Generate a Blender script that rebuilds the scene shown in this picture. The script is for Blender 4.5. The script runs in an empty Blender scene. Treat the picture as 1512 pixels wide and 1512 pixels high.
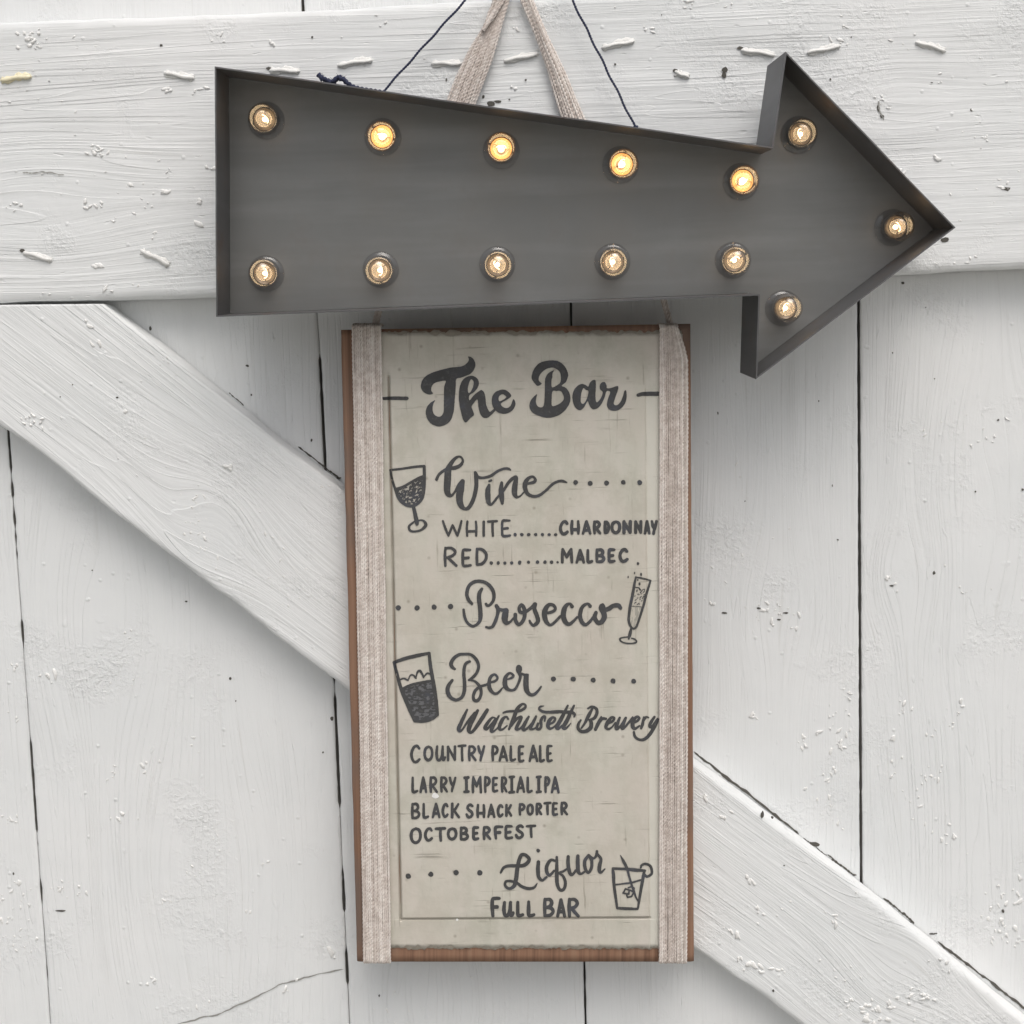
import bpy, math, random
import numpy as np
from mathutils import Vector, Matrix

random.seed(7)
S = bpy.context.scene
COL = S.collection

# ------------------------------------------------------------------ camera
FOC = 2000.0                 # focal length in photo pixels (photo is 1512 wide)
PITCH = math.radians(6.5)
ROLL = 0.030
H0 = 1.35                    # height of the aim point above the ground
DIST = 1.0
fwd = Vector((0, math.cos(PITCH), -math.sin(PITCH)))
r0 = Vector((1, 0, 0))
u0 = r0.cross(fwd).normalized()
cr = r0 * math.cos(ROLL) - u0 * math.sin(ROLL)
cu = r0 * math.sin(ROLL) + u0 * math.cos(ROLL)
CAM = Vector((0, 0, H0)) - fwd * DIST
cam = bpy.data.cameras.new('camera')
cam.sensor_width = 36
cam.lens = 36 * FOC / 1512
cam.clip_start = 0.01
cam.clip_end = 500
co = bpy.data.objects.new('camera', cam)
COL.objects.link(co)
m = Matrix((cr, cu, -fwd)).transposed().to_4x4()
m.translation = CAM
co.matrix_world = m
S.camera = co

# ------------------------------------------------------------------ light
SUN_EL, SUN_AZ = math.radians(58), math.radians(16)
W = bpy.data.worlds.new('World')
S.world = W
W.use_nodes = True
wn = W.node_tree.nodes
bg = wn['Background']
sky = wn.new('ShaderNodeTexSky')
sky.sky_type = 'NISHITA'
sky.sun_disc = False
sky.sun_elevation = SUN_EL
sky.sun_rotation = math.pi - SUN_AZ
sky.air_density = 1.0
sky.dust_density = 6.0
sky.ozone_density = 0.6
hs = wn.new('ShaderNodeHueSaturation')      # an overcast sky: nearly grey
hs.inputs['Saturation'].default_value = 0.45
W.node_tree.links.new(sky.outputs[0], hs.inputs['Color'])
W.node_tree.links.new(hs.outputs[0], bg.inputs[0])
bg.inputs[1].default_value = 0.10
sun = bpy.data.lights.new('sun', 'SUN')
sun.energy = 0.75
sun.angle = math.radians(45)
sun.color = (1.0, 0.97, 0.93)
so = bpy.data.objects.new('sun', sun)
COL.objects.link(so)
sd = Vector((math.sin(SUN_AZ) * math.cos(SUN_EL), -math.cos(SUN_AZ) * math.cos(SUN_EL), math.sin(SUN_EL)))
so.rotation_euler = sd.to_track_quat('Z', 'Y').to_euler()
so.location = sd * 5
S.view_settings.view_transform = 'Standard'
S.view_settings.look = 'None'
S.view_settings.gamma = 1
S.view_settings.use_curve_mapping = False
S.view_settings.exposure = 0.34
S.render.engine = 'CYCLES'
S.cycles.max_bounces = 10
S.cycles.transparent_max_bounces = 16

# ------------------------------------------------------------------ helpers
NY = Vector((0, -1, 0))

def P(px, py, d, plane=None):
    """the point of the plane Y = -d (or of plane = (point, normal)) seen at photo pixel px, py"""
    ray = cr * ((px - 756) / FOC) - cu * ((py - 756) / FOC) + fwd
    if plane is None:
        k = (-d - CAM.y) / ray.y
    else:
        k = (plane[0] - CAM).dot(plane[1]) / ray.dot(plane[1])
    return CAM + ray * k

CRn, CUn, FWn, CAMn = (np.array(v) for v in (cr, cu, fwd, CAM))

def PN(px, py, d):
    px = np.asarray(px, float); py = np.asarray(py, float); d = np.asarray(d, float)
    ray = CRn * ((px - 756) / FOC)[..., None] - CUn * ((py - 756) / FOC)[..., None] + FWn
    k = (-d - CAMn[1]) / ray[..., 1]
    return CAMn + ray * k[..., None]

def hsh(i, j, s):
    v = np.sin(i * 127.1 + j * 311.7 + s * 74.7) * 43758.5453
    return v - np.floor(v)

def vnoise(x, y, s=0):
    x = np.asarray(x, float); y = np.asarray(y, float)
    i = np.floor(x); j = np.floor(y)
    a = x - i; b = y - j
    a = a * a * (3 - 2 * a); b = b * b * (3 - 2 * b)
    return ((hsh(i, j, s) * (1 - a) + hsh(i + 1, j, s) * a) * (1 - b)
            + (hsh(i, j + 1, s) * (1 - a) + hsh(i + 1, j + 1, s) * a) * b)

def fnoise(x, y, s=0, o=3):
    t = 0; a = 0.5
    for k in range(o):
        t = t + a * vnoise(np.asarray(x) * 2 ** k, np.asarray(y) * 2 ** k, s + k * 13)
        a *= 0.5
    return t / (1 - 0.5 ** o)

def link(o, parent=None):
    COL.objects.link(o)
    if parent is not None:
        o.parent = parent
        o.matrix_parent_inverse = Matrix.Translation(-parent.location)
    return o

def mesh(name, verts, faces, mats, parent=None, smooth=True, midx=None, attrs=None):
    me = bpy.data.meshes.new(name)
    me.from_pydata([tuple(map(float, v)) for v in verts], [], [tuple(map(int, f)) for f in faces])
    for mm in (mats if isinstance(mats, (list, tuple)) else [mats]):
        me.materials.append(mm)
    if midx is not None:
        me.polygons.foreach_set('material_index', np.array(midx, dtype=np.int32))
    if smooth:
        me.polygons.foreach_set('use_smooth', np.ones(len(me.polygons), dtype=bool))
    if attrs:
        for k, vals in attrs.items():
            at = me.attributes.new(k, 'FLOAT', 'POINT')
            at.data.foreach_set('value', np.array(vals, dtype=np.float32))
    me.update()
    return link(bpy.data.objects.new(name, me), parent)

def empty(name, loc, label, cat, group=None):
    o = bpy.data.objects.new(name, None)
    o.empty_display_size = 0.05
    o.location = loc
    COL.objects.link(o)
    o['label'] = label; o['category'] = cat
    if group: o['group'] = group
    return o

def lin(pts, n=None, x=None):
    """resample a polyline at parameters x in 0..1 of its length"""
    p = np.array(pts, float)
    s = np.r_[0, np.cumsum(np.hypot(*np.diff(p, axis=0).T))]
    s /= s[-1]
    return np.stack([np.interp(x, s, p[:, 0]), np.interp(x, s, p[:, 1])], -1)

# ------------------------------------------------------------------ materials
def mat(name):
    mm = bpy.data.materials.new(name)
    mm.use_nodes = True
    nt = mm.node_tree
    return mm, nt, nt.nodes['Principled BSDF']

def N(nt, t, **kw):
    n = nt.nodes.new(t)
    for k, v in kw.items():
        if k.startswith('i_'):
            key = k[2:]
            key = int(key) if key.isdigit() else key.replace('_', ' ')
            n.inputs[key].default_value = v
        else:
            setattr(n, k, v)
    return n

def L(nt, a, b): nt.links.new(a, b)

def math_(nt, op, a, b=None):
    n = N(nt, 'ShaderNodeMath', operation=op)
    for i, v in enumerate((a, b)):
        if v is None: continue
        if isinstance(v, (int, float)): n.inputs[i].default_value = v
        else: L(nt, v, n.inputs[i])
    return n.outputs[0]

def grain_vec(nt, su, sv, seed):
    a = N(nt, 'ShaderNodeAttribute', attribute_name='gu')
    b = N(nt, 'ShaderNodeAttribute', attribute_name='gv')
    c = N(nt, 'ShaderNodeCombineXYZ')
    L(nt, math_(nt, 'MULTIPLY', a.outputs['Fac'], su), c.inputs[0])
    L(nt, math_(nt, 'MULTIPLY', b.outputs['Fac'], sv), c.inputs[1])
    c.inputs[2].default_value = seed
    return c.outputs[0]

def noise(nt, vec, scale=1, detail=3, rough=0.5, dist=0.0):
    n = N(nt, 'ShaderNodeTexNoise')
    n.inputs['Scale'].default_value = scale
    n.inputs['Detail'].default_value = detail
    n.inputs['Roughness'].default_value = rough
    n.inputs['Distortion'].default_value = dist
    L(nt, vec, n.inputs['Vector'])
    return n.outputs[0]

def ramp(nt, fac, stops):
    r = N(nt, 'ShaderNodeValToRGB')
    while len(r.color_ramp.elements) < len(stops):
        r.color_ramp.elements.new(0.5)
    for e, (p, c) in zip(r.color_ramp.elements, stops):
        e.position = p
        e.color = c if len(c) == 4 else (*c, 1)
    L(nt, fac, r.inputs[0])
    return r.outputs[0]

def g(v): return (v, v, v, 1)

def mixc(nt, fac, a, b, blend='MIX'):
    n = N(nt, 'ShaderNodeMix', data_type='RGBA', blend_type=blend)
    if isinstance(fac, (int, float)): n.inputs[0].default_value = fac
    else: L(nt, fac, n.inputs[0])
    for i, v in ((6, a), (7, b)):
        if isinstance(v, tuple): n.inputs[i].default_value = v if len(v) == 4 else (*v, 1)
        else: L(nt, v, n.inputs[i])
    return n.outputs[2]

def objco(nt):
    return N(nt, 'ShaderNodeTexCoord').outputs['Object']

def paint_mat(name, seed, grain=1.0, lump=1.0, col=(0.785, 0.795, 0.795)):
    mm, nt, b = mat(name)
    big = noise(nt, grain_vec(nt, 130, 2.2, seed), 1, 2, 0.5, 0.5)
    mid = noise(nt, grain_vec(nt, 420, 9, seed + 3), 1, 3, 0.6)
    fine = noise(nt, grain_vec(nt, 1500, 60, seed + 5), 1, 2, 0.6)
    groove = ramp(nt, big, [(0.30, g(0)), (0.46, g(0.9)), (0.70, g(1))])
    oc = objco(nt)
    patch = ramp(nt, noise(nt, oc, 14, 3, 0.6), [(0.50, g(0)), (0.68, g(1))])
    crumb = ramp(nt, noise(nt, oc, 230, 4, 0.65), [(0.45, g(0)), (0.62, g(1))])
    swell = noise(nt, oc, 38, 3, 0.5)
    ticks = ramp(nt, noise(nt, grain_vec(nt, 300, 90, seed + 9), 1, 1, 0.5), [(0.70, g(0)), (0.80, g(1))])
    vor = N(nt, 'ShaderNodeTexVoronoi', feature='F1', i_Scale=95.0)
    L(nt, oc, vor.inputs['Vector'])
    spot = ramp(nt, vor.outputs['Distance'], [(0.0, g(1)), (0.16, g(0))])
    keep = N(nt, 'ShaderNodeSeparateColor'); L(nt, vor.outputs['Color'], keep.inputs[0])
    spot = math_(nt, 'MULTIPLY', spot, math_(nt, 'GREATER_THAN', keep.outputs[0], 0.80))
    con = noise(nt, grain_vec(nt, 26, 0.9, seed + 13), 1, 2, 0.45)
    rings = math_(nt, 'FRACT', math_(nt, 'MULTIPLY', con, 26))
    line = ramp(nt, rings, [(0.0, g(0)), (0.10, g(0.55)), (0.28, g(1)), (0.97, g(1)), (1.0, g(0))])
    lmask = ramp(nt, noise(nt, oc, 8, 2, 0.5), [(0.36, g(0.15)), (0.58, g(1))])
    line = math_(nt, 'MULTIPLY', line, lmask)
    h = math_(nt, 'MULTIPLY', groove, 0.26 * grain)
    h = math_(nt, 'ADD', h, math_(nt, 'MULTIPLY', line, 0.34 * grain))
    h = math_(nt, 'ADD', h, math_(nt, 'MULTIPLY', mid, 0.50 * grain))
    h = math_(nt, 'ADD', h, math_(nt, 'MULTIPLY', fine, 0.16 * grain))
    h = math_(nt, 'ADD', h, math_(nt, 'MULTIPLY', swell, 0.7))
    h = math_(nt, 'ADD', h, math_(nt, 'MULTIPLY', math_(nt, 'MULTIPLY', patch, crumb), 0.5 * lump))
    h = math_(nt, 'ADD', h, math_(nt, 'MULTIPLY', ticks, 0.35))
    h = math_(nt, 'ADD', h, math_(nt, 'MULTIPLY', spot, 0.7 * lump))
    bp = N(nt, 'ShaderNodeBump', i_Strength=1.0, i_Distance=0.00075)
    L(nt, h, bp.inputs['Height'])
    L(nt, bp.outputs[0], b.inputs['Normal'])
    c = mixc(nt, ramp(nt, noise(nt, oc, 5, 4, 0.6), [(0.35, g(0)), (0.7, g(1))]), (*col, 1),
             (col[0] * 0.93, col[1] * 0.945, col[2] * 0.95, 1))
    dirt = ramp(nt, mid, [(0.26, g(1)), (0.40, g(0))])
    dirt = math_(nt, 'MULTIPLY', dirt, ramp(nt, noise(nt, oc, 9, 2, 0.5), [(0.4, g(0)), (0.7, g(0.35))]))
    c = mixc(nt, dirt, c, (0.45, 0.44, 0.40, 1))
    L(nt, c, b.inputs['Base Color'])
    b.inputs['Roughness'].default_value = 0.55
    b.inputs['Specular IOR Level'].default_value = 0.35
    return mm

def plain_mat(name, col, rough=0.6, var=0.12, scale=60, metal=0.0, bump=0.0, bscale=400):
    mm, nt, b = mat(name)
    oc = objco(nt)
    n = noise(nt, oc, scale, 4, 0.6)
    c = mixc(nt, n, tuple(v * (1 - var) for v in col), tuple(min(1, v * (1 + var)) for v in col))
    L(nt, c, b.inputs['Base Color'])
    b.inputs['Roughness'].default_value = rough
    b.inputs['Metallic'].default_value = metal
    if bump:
        bp = N(nt, 'ShaderNodeBump', i_Strength=1.0, i_Distance=bump)
        L(nt, noise(nt, oc, bscale, 3, 0.6), bp.inputs['Height'])
        L(nt, bp.outputs[0], b.inputs['Normal'])
    return mm

M_dark = plain_mat('dark crevice', (0.15, 0.145, 0.135), 0.9, 0.4, 90)
M_hole = plain_mat('bare chipped spot', (0.09, 0.085, 0.075), 0.9, 0.3, 300)
M_staple = plain_mat('paint over staple', (0.74, 0.74, 0.72), 0.55, 0.06, 120, bump=0.0004, bscale=500)
M_ystaple = plain_mat('yellowed paint', (0.78, 0.72, 0.52), 0.55, 0.08, 150, bump=0.0004, bscale=500)
M_blob = plain_mat('thick paint', (0.80, 0.80, 0.785), 0.5, 0.04, 80, bump=0.0004, bscale=600)

def wood_mat():
    mm, nt, b = mat('brown stained wood')
    a = noise(nt, grain_vec(nt, 260, 3, 2), 1, 4, 0.6, 0.4)
    f = noise(nt, grain_vec(nt, 1300, 14, 6), 1, 3, 0.6)
    c = ramp(nt, a, [(0.25, (0.150, 0.078, 0.048)), (0.5, (0.285, 0.155, 0.095)), (0.75, (0.35, 0.215, 0.140))])
    c = mixc(nt, math_(nt, 'MULTIPLY', f, 0.35), c, (0.10, 0.06, 0.045, 1))
    oc = objco(nt)
    grey = ramp(nt, noise(nt, oc, 11, 3, 0.6), [(0.48, g(0)), (0.66, g(0.65))])
    c = mixc(nt, grey, c, (0.155, 0.120, 0.10, 1))
    L(nt, c, b.inputs['Base Color'])
    b.inputs['Roughness'].default_value = 0.7
    bp = N(nt, 'ShaderNodeBump', i_Strength=0.6, i_Distance=0.0005)
    L(nt, a, bp.inputs['Height']); L(nt, bp.outputs[0], b.inputs['Normal'])
    return mm
M_wood = wood_mat()

def cream_mat():
    mm, nt, b = mat('aged cream paint')
    oc = objco(nt)
    mp = N(nt, 'ShaderNodeMapping'); mp.inputs['Scale'].default_value = (14, 14, 3.0)
    L(nt, oc, mp.inputs[0])
    vert = noise(nt, mp.outputs[0], 3, 5, 0.65)
    mp2 = N(nt, 'ShaderNodeMapping'); mp2.inputs['Scale'].default_value = (22, 22, 420)
    L(nt, oc, mp2.inputs[0])
    scr = noise(nt, mp2.outputs[0], 1, 3, 0.6)
    mp3 = N(nt, 'ShaderNodeMapping'); mp3.inputs['Scale'].default_value = (420, 420, 24)
    L(nt, oc, mp3.inputs[0])
    scv = noise(nt, mp3.outputs[0], 1, 3, 0.6)
    c = ramp(nt, vert, [(0.28, (0.465, 0.46, 0.395)), (0.45, (0.555, 0.54, 0.47)), (0.60, (0.59, 0.56, 0.50)), (0.78, (0.605, 0.595, 0.52))])
    blot = ramp(nt, noise(nt, oc, 34, 5, 0.7), [(0.40, g(0.42)), (0.56, g(0))])
    c = mixc(nt, blot, c, (0.40, 0.385, 0.315, 1))
    hue = ramp(nt, noise(nt, oc, 16, 3, 0.6), [(0.4, g(0)), (0.65, g(0.4))])
    c = mixc(nt, hue, c, (0.59, 0.525, 0.465, 1))
    m1 = math_(nt, 'MULTIPLY', ramp(nt, scr, [(0.60, g(0)), (0.69, g(1))]),
               ramp(nt, noise(nt, oc, 45, 2, 0.5), [(0.46, g(0)), (0.60, g(0.6))]))
    c = mixc(nt, m1, c, (0.27, 0.25, 0.21, 1))
    m2 = math_(nt, 'MULTIPLY', ramp(nt, scv, [(0.61, g(0)), (0.70, g(1))]),
               ramp(nt, noise(nt, oc, 38, 2, 0.5), [(0.48, g(0)), (0.62, g(0.55))]))
    c = mixc(nt, m2, c, (0.30, 0.27, 0.22, 1))
    vor = N(nt, 'ShaderNodeTexVoronoi', i_Scale=120.0); L(nt, oc, vor.inputs['Vector'])
    sep = N(nt, 'ShaderNodeSeparateColor'); L(nt, vor.outputs['Color'], sep.inputs[0])
    sp = math_(nt, 'MULTIPLY', ramp(nt, vor.outputs['Distance'], [(0.05, g(1)), (0.2, g(0))]),
               math_(nt, 'GREATER_THAN', sep.outputs[0], 0.86))
    c = mixc(nt, math_(nt, 'MULTIPLY', sp, 0.6), c, (0.28, 0.25, 0.20, 1))
    fa = N(nt, 'ShaderNodeAttribute', attribute_name='pale_strip')
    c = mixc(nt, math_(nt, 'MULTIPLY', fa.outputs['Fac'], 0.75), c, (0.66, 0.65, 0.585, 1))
    ga = N(nt, 'ShaderNodeAttribute', attribute_name='groove_shade')
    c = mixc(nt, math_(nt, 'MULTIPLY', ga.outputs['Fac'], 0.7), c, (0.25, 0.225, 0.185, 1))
    L(nt, c, b.inputs['Base Color'])
    b.inputs['Roughness'].default_value = 0.6
    b.inputs['Specular IOR Level'].default_value = 0.3
    h = math_(nt, 'ADD', math_(nt, 'MULTIPLY', m1, -0.5), math_(nt, 'MULTIPLY', m2, -0.5))
    h = math_(nt, 'ADD', h, math_(nt, 'MULTIPLY', noise(nt, oc, 60, 4, 0.6), 0.9))
    bp = N(nt, 'ShaderNodeBump', i_Strength=1.0, i_Distance=0.0005)
    L(nt, h, bp.inputs['Height']); L(nt, bp.outputs[0], b.inputs['Normal'])
    return mm
M_cream = cream_mat()
M_torn = plain_mat('torn paper layer', (0.40, 0.36, 0.30), 0.8, 0.25, 300)

def ink_mat():
    mm, nt, b = mat('charcoal brush paint')
    oc = objco(nt)
    c = ramp(nt, noise(nt, oc, 90, 3, 0.6), [(0.35, (0.060, 0.060, 0.060)), (0.55, (0.068, 0.069, 0.072)), (0.7, (0.074, 0.078, 0.092))])
    c = mixc(nt, ramp(nt, noise(nt, oc, 380, 4, 0.7), [(0.54, g(0)), (0.70, g(0.45))]), c, (0.15, 0.148, 0.14, 1))
    L(nt, c, b.inputs['Base Color'])
    b.inputs['Roughness'].default_value = 0.65
    b.inputs['Specular IOR Level'].default_value = 0.3
    return mm
M_ink = ink_mat()
M_wash = plain_mat('grey brush wash', (0.36, 0.345, 0.30), 0.7, 0.25, 260)
M_washdark = plain_mat('smeared charcoal wash', (0.145, 0.147, 0.155), 0.7, 0.35, 420)

def cord_mat():
    mm, nt, b = mat('pale twisted cord')
    oc = objco(nt)
    at = N(nt, 'ShaderNodeAttribute', attribute_name='tint')
    v = math_(nt, 'ADD', math_(nt, 'MULTIPLY', noise(nt, oc, 260, 3, 0.6), 0.7), math_(nt, 'MULTIPLY', at.outputs['Fac'], 0.3))
    c = ramp(nt, v, [(0.22, (0.43, 0.365, 0.325)), (0.5, (0.64, 0.575, 0.53)), (0.75, (0.80, 0.755, 0.71))])
    L(nt, c, b.inputs['Base Color'])
    b.inputs['Roughness'].default_value = 0.85
    b.inputs['Specular IOR Level'].default_value = 0.2
    return mm
M_cord = cord_mat()
M_navy = plain_mat('navy yarn', (0.035, 0.042, 0.085), 0.9, 0.35, 700, bump=0.0006, bscale=1500)

def metal_mat(name, col, rough, rust):
    mm, nt, b = mat(name)
    oc = objco(nt)
    n = noise(nt, oc, 7, 4, 0.6)
    c = ramp(nt, n, [(0.3, tuple(v * 0.84 for v in col)), (0.7, tuple(v * 1.13 for v in col))])
    fine = noise(nt, oc, 180, 3, 0.6)
    mp = N(nt, 'ShaderNodeMapping'); mp.inputs['Scale'].default_value = (5, 5, 55)
    L(nt, oc, mp.inputs[0])
    sheen = ramp(nt, noise(nt, mp.outputs[0], 1, 3, 0.55), [(0.45, g(0)), (0.7, g(0.5))])  # lighter streaks painted in for smeared bulb reflections
    c = mixc(nt, sheen, c, tuple(min(1, v * 1.35) for v in col) + (1,))
    c = mixc(nt, math_(nt, 'MULTIPLY', fine, 0.22), c, tuple(v * 0.8 for v in col) + (1,))
    c = mixc(nt, ramp(nt, noise(nt, oc, 13, 5, 0.7), [(0.48, g(0)), (0.68, g(0.35))]), c, (col[0] * 0.93, col[1] * 0.88, col[2] * 0.82, 1))
    if rust:
        rm = ramp(nt, noise(nt, oc, 28, 4, 0.7), [(0.56, g(0)), (0.70, g(rust))])
        c = mixc(nt, rm, c, (0.16, 0.10, 0.075, 1))
    L(nt, c, b.inputs['Base Color'])
    b.inputs['Metallic'].default_value = 0.55
    L(nt, ramp(nt, n, [(0.3, g(rough - 0.05)), (0.7, g(rough + 0.06))]), b.inputs['Roughness'])
    bp = N(nt, 'ShaderNodeBump', i_Strength=0.25, i_Distance=0.0006)
    L(nt, noise(nt, oc, 22, 3, 0.5), bp.inputs['Height']); L(nt, bp.outputs[0], b.inputs['Normal'])
    return mm
M_plate = metal_mat('dull grey zinc sheet', (0.225, 0.23, 0.228), 0.46, 0.08)
M_rim = metal_mat('dark weathered sheet metal', (0.140, 0.142, 0.148), 0.50, 0.38)

def globe_mat():
    mm, nt, b = mat('clear bulb glass')
    nt.nodes.remove(b)
    out = nt.nodes['Material Output']
    tr = N(nt, 'ShaderNodeBsdfTransparent')
    lw = N(nt, 'ShaderNodeLayerWeight', i_Blend=0.5)
    edge = ramp(nt, lw.outputs['Facing'], [(0.55, (0.98, 0.97, 0.95)), (0.84, (0.92, 0.90, 0.88)), (1.0, (0.62, 0.60, 0.59))])
    L(nt, edge, tr.inputs[0])
    gl = N(nt, 'ShaderNodeBsdfGlossy', i_Roughness=0.06)
    gl.inputs[0].default_value = (1, 1, 1, 1)
    fr = math_(nt, 'ADD', math_(nt, 'MULTIPLY', math_(nt, 'POWER', lw.outputs['Facing'], 3.0), 0.60), 0.075)
    mx = N(nt, 'ShaderNodeMixShader')
    L(nt, fr, mx.inputs[0])
    L(nt, tr.outputs[0], mx.inputs[1]); L(nt, gl.outputs[0], mx.inputs[2])
    L(nt, mx.outputs[0], out.inputs[0])
    return mm
M_globe = globe_mat()
def collar_mat():
    mm, nt, b = mat('smoky clear collar')
    nt.nodes.remove(b)
    tr = N(nt, 'ShaderNodeBsdfTransparent'); tr.inputs[0].default_value = (0.86, 0.855, 0.855, 1)
    gl = N(nt, 'ShaderNodeBsdfGlossy', i_Roughness=0.10)
    lw = N(nt, 'ShaderNodeLayerWeight', i_Blend=0.5)
    mx = N(nt, 'ShaderNodeMixShader')
    L(nt, math_(nt, 'ADD', math_(nt, 'MULTIPLY', math_(nt, 'POWER', lw.outputs['Facing'], 3.0), 0.4), 0.06), mx.inputs[0])
    L(nt, tr.outputs[0], mx.inputs[1]); L(nt, gl.outputs[0], mx.inputs[2])
    L(nt, mx.outputs[0], nt.nodes['Material Output'].inputs[0])
    return mm
M_collar = collar_mat()
M_socket = plain_mat('brass lamp cup', (0.50, 0.315, 0.17), 0.30, 0.25, 300, metal=1.0)
M_sockdim = plain_mat('dimmed lamp cup', (0.17, 0.15, 0.135), 0.35, 0.3, 300, metal=0.6)  # darker copy of the cup; weaker lamp light put into its colour

def emit_mat(name, col, k):
    mm, nt, b = mat(name)
    b.inputs['Base Color'].default_value = (1, 0.8, 0.5, 1)
    b.inputs['Emission Color'].default_value = (*col, 1)
    b.inputs['Emission Strength'].default_value = k
    return mm
M_fil = emit_mat('glowing filament', (1.0, 0.72, 0.40), 4.2)
M_fildim = emit_mat('dimmer glowing filament', (1.0, 0.74, 0.44), 3.6)

# ------------------------------------------------------------------ boards
def board(name, A, B, d, thick, n, mres, material, parent, holes=(), knots=(), blobs=(), seed=0,
          jitA=0.0, jitB=0.0, undul=0.0006, edge=0.0022, warp=0.01, cracks=(), side=0):
    """A slab between two long edges A and B (photo polylines at the front plane Y=-d).
    n samples along, mres across; front face gently uneven, long edges rounded."""
    t = np.linspace(0, 1, n)
    a = lin(A, x=t); b = lin(B, x=t)
    if callable(jitA): a = a + jitA(a)
    if callable(jitB): b = b + jitB(b)
    s = np.r_[0, 0.004, 0.012, np.linspace(0.03, 0.97, mres), 0.988, 0.996, 1]
    px = a[:, None, :] * (1 - s[None, :, None]) + b[:, None, :] * s[None, :, None]
    pts = PN(px[..., 0], px[..., 1], np.full(px.shape[:2], d))
    mid = pts.mean(axis=1)
    ax = mid[-1] - mid[0]; ax /= np.linalg.norm(ax)
    ac = np.cross(ax, [0, -1, 0])
    o = mid[0]
    gv = (pts - o) @ ax; gu = (pts - o) @ ac
    for (kx, ky, sa, sb, amt) in knots:
        kp = PN(kx, ky, d)
        ku = (kp - o) @ ac; kv = (kp - o) @ ax
        du = gu - ku; dv = gv - kv
        gu = gu - du * np.exp(-(du / sa) ** 2 - (dv / sb) ** 2) * amt
    gu = gu + warp * (fnoise(gv * 3, gu * 6, seed + 40) - 0.5)
    wid = np.linalg.norm(pts[:, -1] - pts[:, 0], axis=1)[:, None]
    de = np.minimum(s, 1 - s)[None, :] * wid
    wob = 0.7 + 0.7 * vnoise(gv * 90, gv * 0 + seed, 3)
    rnd = edge * wob * np.clip(1 - de / (edge * 1.6), 0, 1) ** 2
    pts = pts.copy()
    pts[..., 1] += rnd - undul * (fnoise(gv * 14, gu * 40, seed) - 0.5) * 2
    nr, nc = pts.shape[:2]
    idx = np.arange(nr * nc).reshape(nr, nc)
    V = list(pts.reshape(-1, 3))
    F = []; MI = []
    for i in range(nr - 1):
        for j in range(nc - 1):
            F.append((idx[i, j], idx[i + 1, j], idx[i + 1, j + 1], idx[i, j + 1]))
    # sides and back
    ring = list(idx[:, 0]) + list(idx[-1, 1:]) + list(idx[::-1, -1][1:]) + list(idx[0, ::-1][1:-1])
    base = len(V)
    for k in ring:
        v = np.array(V[k]); v[1] = -d + thick; V.append(v)
    R = len(ring)
    for k in range(R):
        k2 = (k + 1) % R
        F.append((ring[k], base + k, base + k2, ring[k2]))
    F.append(tuple(base + k for k in range(R)))
    MI = [0] * (len(F) - R - 1) + [side] * (R + 1)
    GU = list(gu.reshape(-1)) + [gu.reshape(-1)[k] for k in ring]
    GV = list(gv.reshape(-1)) + [gv.reshape(-1)[k] for k in ring]
    # specks where the paint is chipped, small paint lumps, cracks
    rs = random.Random(seed)
    main_rot = math.atan2((px[-1, 0] - px[0, 0])[1], (px[-1, 0] - px[0, 0])[0])
    def add(vs, fs, mi):
        b0 = len(V)
        for v in vs:
            V.append(np.array(v)); GU.append(0); GV.append(0)
        for f in fs:
            F.append(tuple(b0 + q for q in f)); MI.append(mi)
    for (hx, hy, rx, ry) in holes:
        k = 9
        vs = []
        for q in range(k):
            an = 2 * math.pi * q / k
            rr = 0.7 + 0.5 * rs.random()
            vs.append(PN(hx + rx * rr * math.cos(an), hy + ry * rr * math.sin(an), d + 0.00045))
        add(vs, [tuple(range(k))[::-1]], 1)
    for (bx, by, spread, cnt, size) in blobs:
        for q in range(int(cnt * 0.7 + 0.5)):
            x = bx + rs.gauss(0, spread); y = by + rs.gauss(0, spread * 0.7)
            r = size * (0.28 + 0.50 * rs.random() ** 1.6)
            u_ = (x - px[..., 0]) ** 2 + (y - px[..., 1]) ** 2
            k_ = np.unravel_index(np.argmin(u_), u_.shape)
            if k_[1] < 3 or k_[1] > px.shape[1] - 4: continue
            asp = 0.7 + rs.random() * 1.9; rot = main_rot + rs.gauss(0, 0.7)
            hgt = r * 0.0005 * (0.28 + 0.35 * rs.random())
            vs = [PN(x, y, d + hgt + 0.0003)]
            fs = []
            K = 9
            rad = [0.55 + 0.8 * rs.random() for _ in range(K)]
            for ring_, (fr, hh) in enumerate(((0.55, 0.78), (0.92, 0.3), (1.12, -0.5))):
                for w in range(K):
                    an = 2 * math.pi * w / K
                    ex = r * fr * rad[w] * math.cos(an) * asp; ey = r * fr * rad[w] * math.sin(an)
                    vs.append(PN(x + ex * math.cos(rot) - ey * math.sin(rot), y + ex * math.sin(rot) + ey * math.cos(rot),
                                 d + hgt * hh + (0.0003 if hh > 0 else -0.0006)))
            for w in range(K):
                w2 = (w + 1) % K
                fs.append((0, 1 + w2, 1 + w))
                for q_ in range(2):
                    fs.append((1 + q_ * K + w, 1 + q_ * K + w2, 1 + q_ * K + K + w2, 1 + q_ * K + K + w))
            add(vs, fs, 2)
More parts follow.
